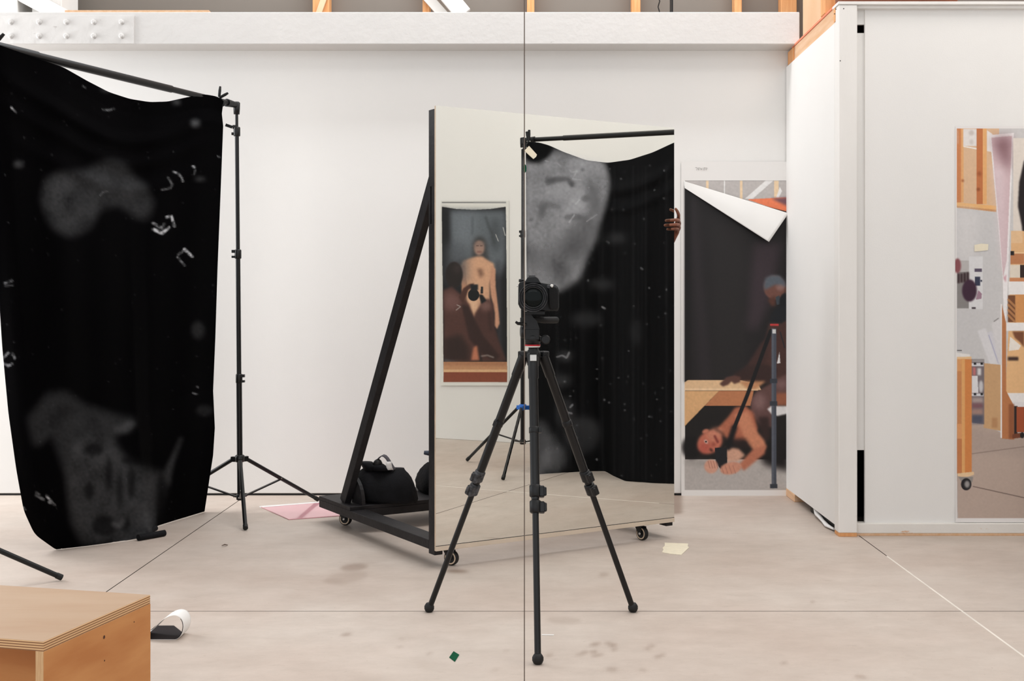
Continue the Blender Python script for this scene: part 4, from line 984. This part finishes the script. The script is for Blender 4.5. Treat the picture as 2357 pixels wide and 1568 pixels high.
pt.poly([(1785, 684), (1794, 680), (1797, 700), (1788, 702)], (60, 66, 72)); pt.ell(1806, 698, 12, 22, (22, 24, 28), 1); pt.poly([(1776, 722), (1790, 705), (1812, 705), (1812, 735), (1798, 745), (1770, 740)], (26, 28, 32), 1)
pt.poly([(1728, 950), (1727, 920), (1742, 900), (1775, 882), (1815, 858), (1815, 925), (1790, 930), (1778, 950), (1778, 985), (1750, 980)], (98, 70, 67), 3); pt.ell(1748, 925, 14, 18, (138, 108, 106), 6, .8); pt.ell(1800, 885, 14, 10, (140, 110, 108), 6, .7); pt.poly([(1745, 960), (1770, 960), (1772, 1010), (1755, 1020)], (50, 34, 32), 4)
# bench
pt.poly([(1576, 880), (1584, 875), (1702, 875), (1745, 884), (1752, 898), (1576, 898)], (228, 190, 148)); pt.rect(1576, 894, 1745, 899, (238, 204, 164)); pt.poly([(1700, 878), (1762, 878), (1740, 897), (1720, 895)], (196, 140, 100), 3)
pt.poly([(1655, 900), (1735, 900), (1727, 934), (1622, 934)], (188, 124, 86)); pt.rect(1785, 905, 1815, 934, (150, 92, 68), 2); pt.poly([(1576, 900), (1655, 900), (1576, 981)], (224, 176, 126))
pt.poly([(1656, 884), (1672, 868), (1690, 864), (1706, 868), (1703, 880), (1690, 884), (1684, 878), (1676, 886), (1664, 890)], (92, 62, 54), 1)
pt.poly([(1766, 942), (1775, 935), (1815, 935), (1815, 952), (1790, 958), (1778, 956)], (226, 223, 222), 1); pt.poly([(1790, 830), (1794, 810), (1796, 836), (1788, 837)], (226, 223, 222))
# lying figure with a phone
pt.ell(1592, 1030, 22, 26, (20, 17, 18), 4); pt.poly([(1648, 990), (1676, 960), (1692, 938), (1716, 934), (1734, 950), (1744, 985), (1738, 1010), (1700, 1020), (1672, 1010)], (178, 106, 80), 2); pt.poly([(1690, 955), (1722, 946), (1740, 990), (1760, 1015), (1764, 1030), (1745, 1048), (1720, 1022), (1706, 990)], (206, 136, 104), 3)
pt.poly([(1764, 1024), (1760, 1045), (1712, 1084), (1700, 1070), (1732, 1035)], (186, 116, 90), 2); pt.poly([(1670, 1030), (1700, 1032), (1715, 1048), (1700, 1062), (1672, 1064)], (210, 162, 138), 3); pt.poly([(1660, 1010), (1715, 1010), (1730, 1035), (1700, 1030)], (40, 28, 26), 5)
pt.ell(1634, 1018, 31, 25, (196, 114, 92), 2, rot=-35); pt.ell(1645, 1000, 20, 14, (208, 138, 112), 4, .8, rot=-35); pt.ell(1622, 1030, 14, 14, (178, 78, 68), 5, .6); pt.ell(1624, 993, 8, 5, (196, 124, 100), 1, rot=-20)
pt.ell(1625, 1017, 5, 3, (232, 214, 204), 1, rot=50); pt.ell(1625, 1017, 2.2, 2, (30, 20, 18), 0); pt.ell(1637, 1036, 5, 3, (90, 50, 42), 1, rot=50); pt.line([(1645, 1004), (1652, 1018)], 5, (120, 52, 48), 1, .9); pt.poly([(1640, 1018), (1648, 1022), (1644, 1028), (1638, 1026)], (150, 76, 62), 2); pt.line([(1648, 988), (1664, 998), (1668, 1012)], 4, (52, 34, 30), 2, .7)
pt.poly([(1645, 1031), (1673, 1030), (1674, 1066), (1660, 1082), (1648, 1066)], (30, 30, 34)); pt.ell(1637, 1074, 16, 16, (212, 158, 136), 1); pt.ell(1682, 1078, 25, 14, (206, 146, 122), 1, rot=-12)
for k in range(4): pt.line([(1630 + 6 * k, 1062), (1634 + 6 * k, 1078)], 1.4, (150, 92, 78), 0, .6); pt.line([(1660 + 9 * k, 1072), (1666 + 9 * k, 1090)], 1.4, (150, 92, 78), 0, .5)
# printed tripod
pt.line([(1774, 762), (1720, 910), (1690, 985)], 9, (24, 23, 25), 0); pt.line([(1690, 985), (1676, 1030)], 13, (22, 20, 22), 3); pt.rect(1776, 756, 1787, 1124, (74, 78, 88)); pt.rect(1777, 756, 1780, 1124, (108, 112, 122), 1); pt.rect(1773, 746, 1792, 750, (190, 60, 60)); pt.rect(1778, 758, 1786, 768, (210, 210, 208)); pt.line([(1796, 765), (1806, 800)], 3, (40, 38, 42))
for y in (876, 928, 1118): pt.rect(1772, y - 4, 1789, y + 6, (56, 60, 68))
pt.noise(0.012, 1, 1577, 416, 1815, 1127)
ORG1 = Vector(W(1696, 1143, YW1))
pr1 = empty('photo_print', ORG1, 'tall unframed photo print with folded-down top on the rear wall beside the partition', 'photo print')
def pos1(X, Y, P):
    lift = 0.010 * np.clip((1127 - Y) / 700, 0, 1) * 0 + 0.008 * np.clip((Y - 1060) / 80, 0, 1) ** 2 + 0.012 * np.clip((X - 1806) / 18, 0, 1) ** 2 * np.exp(-((Y - 560) / 120) ** 2)
    Yd = YW1 - lift
    P[..., 0] = (X - PX) / F * YW1; P[..., 1] = Yd; P[..., 2] = CH - (Y - PY) / F * YW1
print_sheet('printed_sheet', pt, pos1, pr1)
# folded flap of the sheet (white back showing), springing off the wall
fp = [((1574, 417), .002), ((1815, 491), .020), ((1770, 557), .055), ((1576, 433), .006)]
rows_ = []
for s_ in np.linspace(0, 1, 24):
    r_ = []
    for t_ in np.linspace(0, 1, 40):
        c = [(1 - t_) * (1 - s_), t_ * (1 - s_), t_ * s_, (1 - t_) * s_]
        x = sum(k * p[0][0] for k, p in zip(c, fp)); y = sum(k * p[0][1] for k, p in zip(c, fp)); l = sum(k * p[1] for k, p in zip(c, fp)) + .012 * math.sin(math.pi * s_) * t_
        r_.append(W(x, y, YW1 - .002 - l))
    rows_.append(r_)
grid_obj('folded_flap', np.array(rows_), paper_white, pr1, thick=.0006)['label'] = 'white folded-down flap of the print'
hw_ = MB()
def stroke(pts, w_=0.0016, Y=YW1 - .0025):
    for (a_, b_) in zip(pts[:-1], pts[1:]):
        hw_.bar(W(*a_, Y), W(*b_, Y), w_, .0004, (0, 0, 1) if abs(a_[0] - b_[0]) > abs(a_[1] - b_[1]) else (1, 0, 0))
for st in ([(1600.5, 385.6), (1603, 385.4), (1605.5, 387), (1604.5, 389.5), (1603, 392)], [(1607, 386.6), (1610, 386.2), (1612, 387.5)], [(1607, 389.8), (1610.5, 389.5)], [(1607.4, 386.6), (1607.6, 392)], [(1612, 387), (1616, 391.5)], [(1616.5, 386.6), (1612.5, 391)],
           [(1622, 386), (1619.3, 387), (1618.6, 389.5), (1620, 391.6), (1622.2, 390.6), (1622.6, 387.5), (1621, 386)], [(1621, 386), (1627.6, 386.6), (1627, 389), (1625.2, 389.6), (1625.6, 392)]): stroke(st)
obj('handwriting', hw_, mat('pencil_grey', (150, 146, 144), .8), pr1)['label'] = 'small pencilled handwriting'

# --- big print on the partition front
YW3 = YP - 0.0085
p3 = Painter(2199, 290, 2420, 1203, (233, 229, 227), 1.3)
p3.rect(2202, 296, 2420, 1193, (206, 203, 202))
p3.rect(2202, 296, 2300, 476, (222, 186, 152)); p3.rect(2202, 296, 2216, 466, (206, 134, 88)); p3.rect(2212, 296, 2218, 466, (228, 172, 118)); p3.rect(2248, 296, 2263, 470, (196, 120, 76)); p3.rect(2262, 296, 2271, 470, (232, 176, 118)); p3.line([(2204, 300), (2205, 330)], 2, (220, 200, 190), 1, .7)
p3.ell(2254, 400, 4, 5, (140, 72, 44), 2, .8); p3.ell(2216, 416, 3, 3, (150, 80, 48), 1, .8); p3.ell(2252, 436, 4, 4, (140, 76, 48), 1, .8)
p3.rect(2217, 297, 2248, 336, (230, 224, 220)); p3.poly([(2217, 336), (2248, 341), (2248, 344), (2217, 338)], (244, 240, 236)); p3.ell(2236, 306, 6, 6, (206, 196, 190), 1); p3.ell(2236, 327, 5, 6, (214, 206, 200), 1)
p3.poly([(2272, 300), (2284, 308), (2284, 350), (2272, 348)], (236, 230, 226)); p3.poly([(2202, 466), (2293, 474), (2293, 487), (2202, 477)], (236, 182, 120)); p3.poly([(2202, 474), (2293, 483), (2293, 488), (2202, 478)], (204, 150, 104))
p3.poly([(2202, 479), (2294, 489), (2305, 640), (2310, 870), (2202, 870)], (206, 204, 204)); p3.poly([(2202, 479), (2250, 484), (2250, 600), (2202, 600)], (220, 217, 216), 12, .7)
p3.rect(2203, 601, 2230, 710, (140, 136, 134)); p3.rect(2203, 601, 2230, 626, (188, 184, 182)); p3.rect(2230, 590, 2262, 712, (222, 221, 222)); p3.ell(2204, 612, 8, 17, (140, 84, 88), 1)
for k in range(4): p3.rect(2204 + 7 * k, 630 - k, 2209 + 7 * k, 652 - k, (52, 34, 38), 1)
p3.rect(2243, 618, 2260, 626, (92, 82, 100)); p3.rect(2244, 637, 2256, 658, (58, 62, 82)); p3.rect(2257, 644, 2261, 649, (70, 74, 90)); p3.poly([(2246, 690), (2252, 668), (2260, 676), (2259, 688)], (162, 130, 146)); p3.rect(2237, 707, 2246, 711, (60, 50, 56)); p3.ell(2231.5, 669, 17, 25.5, (66, 44, 60), 1)
# leaning strips
p3.poly([(2278, 311), (2334, 306), (2332, 330), (2326, 480), (2318, 700), (2312, 800), (2308, 640), (2296, 500)], (240, 236, 236)); p3.poly([(2282, 317), (2329, 313), (2324, 440), (2317, 600), (2309, 640), (2300, 520)], (212, 186, 190)); p3.poly([(2282, 317), (2329, 313), (2325, 400), (2300, 360)], (132, 96, 102), 12, .9); p3.poly([(2284, 380), (2310, 390), (2314, 620), (2306, 620), (2295, 480)], (226, 208, 212), 8, .7)
p3.poly([(2310, 640), (2316, 632), (2315, 650)], (206, 150, 160), 1)
p3.rect(2332, 318, 2420, 535, (226, 216, 206)); p3.poly([(2357, 370), (2346, 420), (2343, 475), (2352, 520), (2357, 575), (2420, 575), (2420, 360)], (34, 28, 30), 1)
# shelf of timber
p3.poly([(2328, 532), (2420, 532), (2420, 760), (2322, 745)], (226, 180, 132)); p3.rect(2327, 532, 2354, 560, (230, 192, 150)); p3.rect(2327, 581, 2420, 584, (246, 214, 170)); p3.poly([(2326, 584), (2357, 584), (2357, 608), (2326, 608)], (190, 128, 88)); p3.rect(2326, 578, 2334, 588, (36, 32, 34)); p3.rect(2325, 610, 2350, 640, (228, 216, 200)); p3.rect(2348, 610, 2420, 640, (54, 40, 38)); p3.rect(2324, 640, 2420, 648, (206, 140, 98)); p3.rect(2321, 648, 2420, 678, (238, 235, 233)); p3.rect(2320, 680, 2338, 742, (120, 78, 54)); p3.rect(2337, 678, 2420, 742, (214, 152, 96))
for k in range(4): p3.line([(2321, 690 + 12 * k), (2337, 706 + 12 * k)], 5, (196, 140, 92), 0, .8)
p3.rect(2312, 743, 2420, 762, (240, 237, 235)); p3.poly([(2321, 762), (2420, 762), (2420, 915), (2314, 905)], (232, 186, 136)); p3.poly([(2325, 775), (2350, 796), (2345, 805), (2322, 808)], (240, 232, 222)); p3.poly([(2330, 763), (2357, 763), (2357, 800), (2348, 788), (2336, 778)], (126, 80, 56), 1); p3.rect(2320, 822, 2344, 830, (70, 52, 46), 1); p3.poly([(2314, 905), (2420, 905), (2420, 930), (2312, 925)], (238, 234, 232)); p3.rect(2330, 925, 2420, 937, (230, 226, 226))
# floor, post, cardboard, bins, rolls, table
p3.poly([(2202, 975), (2265, 975), (2310, 1000), (2420, 1010), (2420, 1193), (2204, 1193)], (190, 170, 158)); p3.poly([(2230, 980), (2310, 1000), (2420, 1020), (2420, 1060), (2230, 1040)], (176, 158, 148), 8, .7)
p3.line([(2236, 1045), (2420, 1020)], 1.6, (128, 112, 104), 0, .8); p3.line([(2240, 1120), (2357, 1146), (2420, 1160)], 2, (110, 94, 88), 0, .9)
p3.poly([(2306, 700), (2316, 745), (2316, 900), (2334, 935), (2334, 1012), (2306, 1010)], (188, 124, 82)); p3.rect(2322, 930, 2334, 1010, (150, 92, 62), 1); p3.rect(2334, 935, 2342, 1000, (50, 40, 38)); p3.rect(2340, 937, 2420, 995, (166, 84, 54)); p3.poly([(2330, 1000), (2350, 996), (2350, 1008), (2330, 1010)], (120, 70, 50)); p3.ell(2353, 1002, 5, 7, (40, 36, 36)); p3.rect(2303, 700, 2306, 1008, (240, 236, 234))
p3.poly([(2250, 762), (2268, 755), (2300, 838), (2278, 840)], (222, 220, 222), 1); p3.poly([(2272, 766), (2284, 762), (2304, 820), (2302, 838), (2296, 838)], (212, 210, 216), 1); p3.line([(2276, 772), (2298, 836)], 2, (160, 160, 190), 0, .7); p3.poly([(2282, 745), (2304, 732), (2304, 840), (2298, 836)], (218, 215, 216), 1); p3.line([(2288, 740), (2298, 733)], 2, (110, 104, 104), 0, .8)
p3.poly([(2264, 836), (2303, 840), (2303, 992), (2264, 985)], (204, 164, 122)); p3.rect(2283, 962, 2296, 985, (180, 132, 92), 1, .7)
p3.poly([(2236, 826), (2265, 828), (2265, 977), (2236, 973)], (122, 112, 116)); p3.rect(2236, 836, 2264, 843, (216, 216, 220)); p3.rect(2236, 906, 2264, 912, (216, 216, 220)); p3.rect(2237, 826, 2265, 834, (160, 156, 156)); p3.poly([(2237, 865), (2250, 865), (2252, 905), (2237, 905)], (226, 224, 226)); p3.rect(2239, 846, 2246, 864, (200, 120, 120), 1); p3.rect(2250, 848, 2258, 864, (220, 218, 218), 1); p3.ell(2258, 890, 5, 14, (206, 204, 206), 1); p3.rect(2237, 915, 2263, 928, (176, 160, 156), 2); p3.rect(2237, 928, 2262, 940, (130, 92, 98), 2); p3.rect(2237, 942, 2262, 955, (168, 136, 126), 2); p3.rect(2237, 956, 2262, 975, (86, 88, 104), 2)
for x in (2241, 2257): p3.rect(x, 835, x + 6, 840, (40, 38, 40)); p3.rect(x, 905, x + 6, 910, (40, 38, 40))
p3.poly([(2202, 812), (2233, 816), (2233, 822), (2202, 822)], (236, 232, 228)); p3.rect(2203, 806, 2214, 808, (70, 66, 68)); p3.poly([(2203, 822), (2236, 821), (2236, 826), (2203, 830)], (236, 196, 148)); p3.rect(2203, 827, 2218, 855, (222, 160, 106)); p3.rect(2213, 827, 2237, 1090, (216, 138, 80)); p3.rect(2213, 827, 2221, 1090, (230, 172, 110)); p3.rect(2203, 855, 2213, 985, (206, 140, 92)); p3.rect(2203, 976, 2214, 1010, (226, 160, 108)); p3.rect(2203, 1010, 2214, 1090, (202, 130, 84)); p3.poly([(2204, 1090), (2242, 1086), (2242, 1093), (2222, 1100), (2204, 1096)], (238, 204, 162))
p3.poly([(2206, 1098), (2240, 1098), (2238, 1110), (2215, 1112)], (152, 146, 142)); p3.ell(2224, 1115, 12, 14, (40, 38, 40), 0); p3.ell(2226, 1115, 6, 8, (158, 154, 152), 1)
p3.noise(0.006, 1, 2202, 296, 2420, 1193)
def pos3(X, Y, P):
    P[..., 0] = (X - PX) / F * YW3; P[..., 1] = YW3 - .003 * np.clip((Y - 1150) / 50, 0, 1); P[..., 2] = CH - (Y - PY) / F * YW3
pr3 = print_sheet('photo_print', p3, pos3)
tag(pr3, 'tall studio photo print on the partition at the right frame edge', 'photo print')
tp3 = [W(x, y, YW3 - .0025) for x, y in ((2243, 564), (2258, 561), (2275, 562), (2274, 576), (2258, 578), (2243, 579))]
quad_piece('masking_tape', tp3, .0006, tape_cream, 'small cream masking tape on the print at the right frame edge', 'tape')

# --- print on the right-hand wall, seen in the rolling mirror
def wall_pt(px, py, xw):
    a_ = (px - PX) / F; b_ = -(py - PY) / F
    # virtual point (a Y, Y, CH + b Y); reflect, solve x = xw
    k0 = -(P0.x * NM.x + P0.y * NM.y); k1 = a_ * NM.x + NM.y
    # x_real = aY - 2 (k0 + k1 Y) NM.x
    Y = (xw + 2 * k0 * NM.x) / (a_ - 2 * k1 * NM.x); k = k0 + k1 * Y
    return a_ * Y - 2 * k * NM.x, Y - 2 * k * NM.y, CH + b_ * Y
p2 = Painter(1015, 462, 1171, 888, (224, 222, 216), 1.1)
p2.rect(1017, 465, 1165, 467.5, (120, 120, 120)); p2.rect(1090, 464, 1165, 467.5, (170, 170, 170), 1, .6)
img = [(1017, 476), (1050, 481), (1090, 483), (1130, 481), (1164, 476), (1167, 640), (1168, 880), (1021, 878)]
p2.poly(img, (26, 25, 27))
p2.poly([(1030, 484), (1165, 484), (1165, 600), (1150, 640), (1120, 600), (1060, 600), (1040, 600)], (98, 104, 110), 7); p2.poly([(1045, 490), (1100, 490), (1090, 570), (1050, 590)], (120, 126, 134), 10, .6); p2.ell(1140, 540, 12, 40, (66, 70, 74), 8, .7); p2.poly([(1018, 478), (1034, 484), (1032, 600), (1018, 640)], (24, 24, 26), 5); p2.poly([(1140, 600), (1152, 600), (1156, 850), (1148, 850)], (66, 66, 72), 4, .7)
p2.line([(1118, 500), (1124, 520), (1132, 535), (1138, 560)], 5, (56, 60, 62), 2, .6); p2.line([(1088, 500), (1087, 540)], 3, (60, 66, 70), 2, .6); p2.line([(1141, 540), (1147, 555)], 2, (190, 190, 186), 0, .8); p2.line([(1158, 524), (1163, 542)], 2, (200, 200, 196), 0, .8)
# standing figure
p2.poly([(1088, 560), (1096, 545), (1112, 545), (1120, 560), (1124, 600), (1116, 610), (1086, 600)], (54, 52, 52), 4, .8); p2.ell(1103, 571, 12, 17, (178, 142, 126), 2, .85); p2.poly([(1092, 558), (1114, 556), (1116, 566), (1090, 568)], (130, 110, 104), 3, .6); p2.line([(1097, 566), (1101, 566)], 2, (70, 50, 46), 0, .7); p2.line([(1106, 566), (1110, 566)], 2, (70, 50, 46), 0, .7); p2.line([(1099, 580), (1108, 580)], 2.5, (110, 66, 60), 1, .8)
p2.poly([(1059, 612), (1066, 600), (1080, 595), (1098, 590), (1110, 590), (1124, 600), (1136, 606), (1140, 624), (1128, 650), (1128, 720), (1100, 760), (1074, 720), (1072, 650), (1064, 630)], (212, 164, 132), 2); p2.poly([(1078, 660), (1100, 650), (1100, 720), (1080, 720)], (226, 186, 154), 6, .7); p2.poly([(1098, 618), (1110, 618), (1114, 634), (1104, 640)], (104, 74, 60), 3, .7); p2.poly([(1060, 612), (1070, 610), (1074, 660), (1070, 710), (1064, 700)], (196, 142, 112), 1)
p2.poly([(1131, 610), (1140, 620), (1141, 660), (1148, 720), (1150, 745), (1144, 758), (1138, 750), (1139, 722), (1130, 680), (1127, 650)], (202, 150, 122), 1)
# seated figure with camera
p2.poly([(1026, 560), (1075, 560), (1075, 650), (1026, 650)], (84, 88, 94), 12, .8); p2.ell(1045, 633, 20, 30, (38, 31, 29), 1); p2.ell(1052, 618, 9, 12, (62, 52, 50), 5, .7); p2.poly([(1020, 668), (1040, 660), (1058, 676), (1080, 700), (1094, 740), (1110, 780), (1098, 800), (1084, 833), (1022, 833)], (82, 54, 48), 2); p2.poly([(1022, 675), (1044, 672), (1062, 690), (1050, 715), (1022, 712)], (120, 86, 82), 8, .8); p2.poly([(1022, 780), (1060, 770), (1080, 800), (1080, 832), (1022, 832)], (38, 28, 26), 6, .7)
p2.poly([(1056, 684), (1066, 664), (1080, 654), (1092, 652), (1088, 660), (1078, 668), (1070, 690), (1066, 700)], (78, 50, 42), 1); p2.poly([(1085, 745), (1094, 720), (1112, 692), (1124, 688), (1136, 700), (1138, 750), (1150, 790), (1166, 830), (1110, 832), (1100, 790)], (76, 50, 45), 2); p2.ell(1118, 704, 12, 12, (124, 92, 86), 5, .9); p2.line([(1126, 720), (1130, 760)], 5, (40, 28, 26), 3, .6); p2.poly([(1062, 700), (1078, 705), (1110, 770), (1150, 820), (1140, 832), (1106, 812), (1080, 780)], (54, 36, 33), 2)
p2.poly([(1084, 830), (1090, 800), (1098, 795), (1104, 830)], (190, 120, 92), 2); p2.ell(1090, 679, 13, 14, (22, 22, 24)); p2.rect(1083, 655, 1100, 668, (30, 31, 34), 1); p2.poly([(1107, 660), (1112, 660), (1112, 676), (1106, 676)], (36, 37, 40)); p2.poly([(1102, 678), (1110, 678), (1120, 692), (1108, 700)], (24, 24, 26), 1)
p2.poly([(1022, 826), (1060, 834), (1022, 836)], (70, 72, 76), 2); p2.line([(1052, 702), (1060, 706), (1050, 714)], 2, (190, 184, 180), 0, .7); p2.line([(1108, 820), (1122, 818), (1136, 823)], 2.5, (200, 196, 190), 1, .7)
p2.rect(1021, 833, 1168, 857, (196, 146, 108)); p2.poly([(1021, 833), (1168, 833), (1168, 842), (1021, 840)], (150, 98, 74), 3, .6); p2.rect(1021, 855, 1168, 880, (136, 74, 54)); p2.rect(1021, 851, 1168, 857, (222, 178, 136))
p2.rect(1015, 880, 1171, 889, (224, 222, 216)); p2.poly([(1012, 470), (1016.5, 470), (1021, 888), (1012, 888)], (224, 222, 216)); p2.poly([(1164.5, 462), (1172, 462), (1172, 890), (1168, 888)], (224, 222, 216))
p2.noise(.012, 1, 1017, 476, 1168, 880)
def pos2(X, Y, P):
    x, y, z = wall_pt(X, Y, XR - .006)
    P[..., 0] = XR - .006 - .006 * np.clip((Y - 850) / 38, 0, 1) ** 2; P[..., 1] = y; P[..., 2] = z
pr2 = print_sheet('photo_print', p2, pos2)
tag(pr2, 'photo print of a standing and a seated figure, seen in the mirror', 'photo print')

# ================================================================== SMALL THINGS ON THE FLOOR
# pink glossy sheet
pink = bpy.data.materials.new('pink_acrylic_sheet'); pink.use_nodes = True
b_ = pink.node_tree.nodes['Principled BSDF']; b_.inputs['Base Color'].default_value = (*lin((226, 168, 176)), 1); b_.inputs['Roughness'].default_value = .09; b_.inputs['Specular IOR Level'].default_value = .9
q = MB(); q.prism([G(x, y, .001) for x, y in ((600, 1168), (735, 1158), (815, 1186), (665, 1197))], (0, 0, .004))
tag(obj('acrylic_sheet', q, pink), 'glossy pink translucent sheet lying on the floor beside the cart', 'sheet')
q = MB(); q.prism([G(x, y, .0005) for x, y in ((597, 1167.5), (735, 1157), (740, 1159), (606, 1170))], (0, 0, .0055))
obj('sheet_edge', q, tag_white, [o for o in bpy.data.objects if o.name == 'acrylic_sheet'][0])
# scraps
def floor_scrap(name, px, m, label, cat, h=.0012):
    q = MB(); q.prism([G(x, y, .0006) for x, y in px], (0, 0, h)); return tag(obj(name, q, m), label, cat)
floor_scrap('masking_tape', ((1530, 1250), (1556, 1251), (1584, 1252), (1583, 1258), (1586, 1261), (1568, 1278), (1540, 1275), (1524, 1272), (1527, 1266), (1525, 1262), (1530, 1257)), tape_cream, 'torn cream masking tape scrap on the floor near the right caster', 'tape')
floor_scrap('green_tape', ((1044, 1500), (1057, 1508), (1047, 1524), (1034, 1514)), tape_green, 'small dark green square on the floor at the bottom of the photo', 'tape')
floor_scrap('paper_crumb', ((1247, 1461), (1275, 1461.5), (1275, 1463), (1247, 1462.5)), tag_white, 'thin white sliver on the floor beside the front tripod leg', 'paper scrap')
lf = MB(); lf.tube([G(511, 1256, .004), G(517, 1254, .010), G(523, 1255, .004)], [.003, .006, .004], 8, flat=.5)
tag(obj('floor_debris', lf, mat('brown_debris', (92, 76, 66), .9)), 'tiny dark curled debris on the floor right of the black cloth', 'debris')
# curled paper beside the plywood box
rows_ = []
Yc = 4.19
prof = [(300, 1474), (322, 1471), (338, 1462), (352, 1449), (366, 1434), (382, 1422), (398, 1416), (411, 1418), (420, 1427), (423, 1440), (421, 1455), (414, 1468), (402, 1475.5), (380, 1478), (350, 1480), (310, 1481)]
pp = smooth1(interp([(x, y) for x, y in prof], 60), 3)
for k, off in enumerate(np.linspace(0, .085, 8)):
    r_ = []
    for x, y in pp:
        p = W(x, y, Yc); p.y += off; p.x += off * .02; p.z = max(p.z, .001); r_.append(p)
    rows_.append(r_)
cu = grid_obj('curled_paper', np.array(rows_), paper_white, None, thick=.0008)
tag(cu, 'curled white paper sheet on the floor behind the plywood box', 'paper')
rows_ = [[(p[0] + d_[0], p[1], p[2] + d_[1]) for p, d_ in zip(r_, [(0, 0)] * len(r_))] for r_ in rows_]
ink = mat('dark_print_ink', (34, 26, 28), .5)
A = np.array(rows_); cen = A.mean((0, 1)); inn = A.copy(); inn[..., 0] += (cen[0] - A[..., 0]) * .035; inn[..., 2] += (cen[2] - A[..., 2]) * .035 + .0008
sel = inn[:, 28:58].copy(); k_ = np.clip((np.arange(30) - 12) / 8, 0, 1)[None, :]; sel[..., 1] += (np.linspace(0, .09, 8)[:, None]) * k_; g_ = grid_obj('printed_side', sel, ink, cu)

# ================================================================== PLYWOOD BOX
ply_top = mat('plywood_face', (190, 162, 136), .55, scale=2.2, rgb2=(182, 150, 122), stretch=(1.2, 6, 6), spec=.3)
ply_side = mat('plywood_side', (206, 148, 92), .55, scale=2.0, rgb2=(182, 118, 66), stretch=(1.6, 1.6, 7), spec=.3, detail=8)
ply_edge = bpy.data.materials.new('layered_ply_edge'); ply_edge.use_nodes = True
def build_edge(m):
    nt = m.node_tree; n = nt.nodes; L = nt.links; b = n['Principled BSDF']
    ge = n.new('ShaderNodeNewGeometry'); sx = n.new('ShaderNodeSeparateXYZ'); L.new(ge.outputs['Position'], sx.inputs[0])
    wv = n.new('ShaderNodeMath'); wv.operation = 'MULTIPLY'; wv.inputs[1].default_value = 2 * math.pi / .0052; L.new(sx.outputs['Z'], wv.inputs[0])
    sn = n.new('ShaderNodeMath'); sn.operation = 'SINE'; L.new(wv.outputs[0], sn.inputs[0])
    r = n.new('ShaderNodeValToRGB'); r.color_ramp.elements[0].position = .35; r.color_ramp.elements[1].position = .6
    mr = n.new('ShaderNodeMapRange'); mr.inputs[1].default_value = -1; mr.inputs[2].default_value = 1; L.new(sn.outputs[0], mr.inputs[0]); L.new(mr.outputs[0], r.inputs[0])
    r.color_ramp.elements[0].color = (*lin((138, 96, 62)), 1); r.color_ramp.elements[1].color = (*lin((220, 178, 130)), 1)
    L.new(r.outputs[0], b.inputs['Base Color']); b.inputs['Roughness'].default_value = .6
build_edge(ply_edge)
ply_edge_v = mat('ply_edge_upright', (216, 180, 136), .6, scale=30, rgb2=(190, 146, 100), stretch=(10, 10, .6))
ZBX = 0.475; TB = 0.020
nc = G(100, 1478, ZBX); fc = G(346, 1370, ZBX); bl = G(0, 1350, ZBX)
e1 = (fc - nc); Ld = e1.length; e1.normalize()                       # depth direction (right side)
e2 = (G(0, 1472, ZBX) - nc).normalized()                              # front edge direction, to the left
e2 = (e2 - e1 * e2.dot(e1)).normalized()
bx = empty('plywood_box', nc + e1 * Ld / 2 + e2 * .4 - Vector((0, 0, ZBX)), 'open plywood box bench at the bottom left corner', 'box')
Wd = 0.95; up = Vector((0, 0, 1))
def bxp(a, b_, z): return nc + e1 * a + e2 * b_ + Vector((0, 0, z - ZBX))
def bbox(name, a0, a1, b0, b1, z0, z1, m, bev=.0008):
    q = MB(); q.obox(bxp((a0 + a1) / 2, (b0 + b1) / 2, (z0 + z1) / 2), (e1, e2, up), ((a1 - a0) / 2, (b1 - b0) / 2, (z1 - z0) / 2), bev); return obj(name, q, m, bx)
tpn = bbox('top_panel', 0, Ld, 0, Wd, ZBX - TB, ZBX, ply_edge)
q = MB(); q.obox(bxp(Ld / 2, Wd / 2, ZBX + .0003), (e1, e2, up), (Ld / 2 - .0008, Wd / 2 - .0008, .0004), .0001); obj('top_veneer', q, ply_top, tpn)
spn = bbox('side_panel', 0, Ld, 0, TB * .95, 0, ZBX - TB, ply_edge_v)
q = MB(); q.obox(bxp(Ld / 2, -.0003, (ZBX - TB) / 2), (e1, e2, up), (Ld / 2 - .0006, .0005, (ZBX - TB) / 2 - .0006), .0001); obj('side_veneer', q, ply_side, spn)
bbox('side_panel', 0, Ld, Wd - TB, Wd, 0, ZBX - TB, ply_side); bbox('back_panel', Ld - TB, Ld, TB, Wd - TB, 0, ZBX - TB, ply_side); bbox('middle_rail', .10, .12, TB, Wd - TB, .05, ZBX - TB, ply_side)
for (x, y, r_) in ((230, 1467, .006), (231, 1521, .003), (303, 1432, .0025)):
    a_ = (x - 100) / 246 * Ld; Yy = nc.y + e1.y * a_; z_ = CH - (y - PY) / F * Yy
    q = MB(); q.tube_prof(bxp(a_, -.0008, z_), -e2, [(0, r_ * .7), (.0006, r_ * .5)], 12); obj('knot', q, mat('dark_knot', (84, 52, 34), .8), spn)

# ================================================================== seam strip
SY = 2.15
q = MB(); x_ = (1207 - PX) / F * SY; q.box((x_ - .0009, SY - .0015, 0.0), (x_ + .0009, SY + .0015, 2.60))
sm_ = obj('seam_strip', q, mat('brown_grey_seam', (96, 82, 72), .5, var=.1)); tag(sm_, 'thin dark vertical seam line running the full height of the photo', 'seam strip')
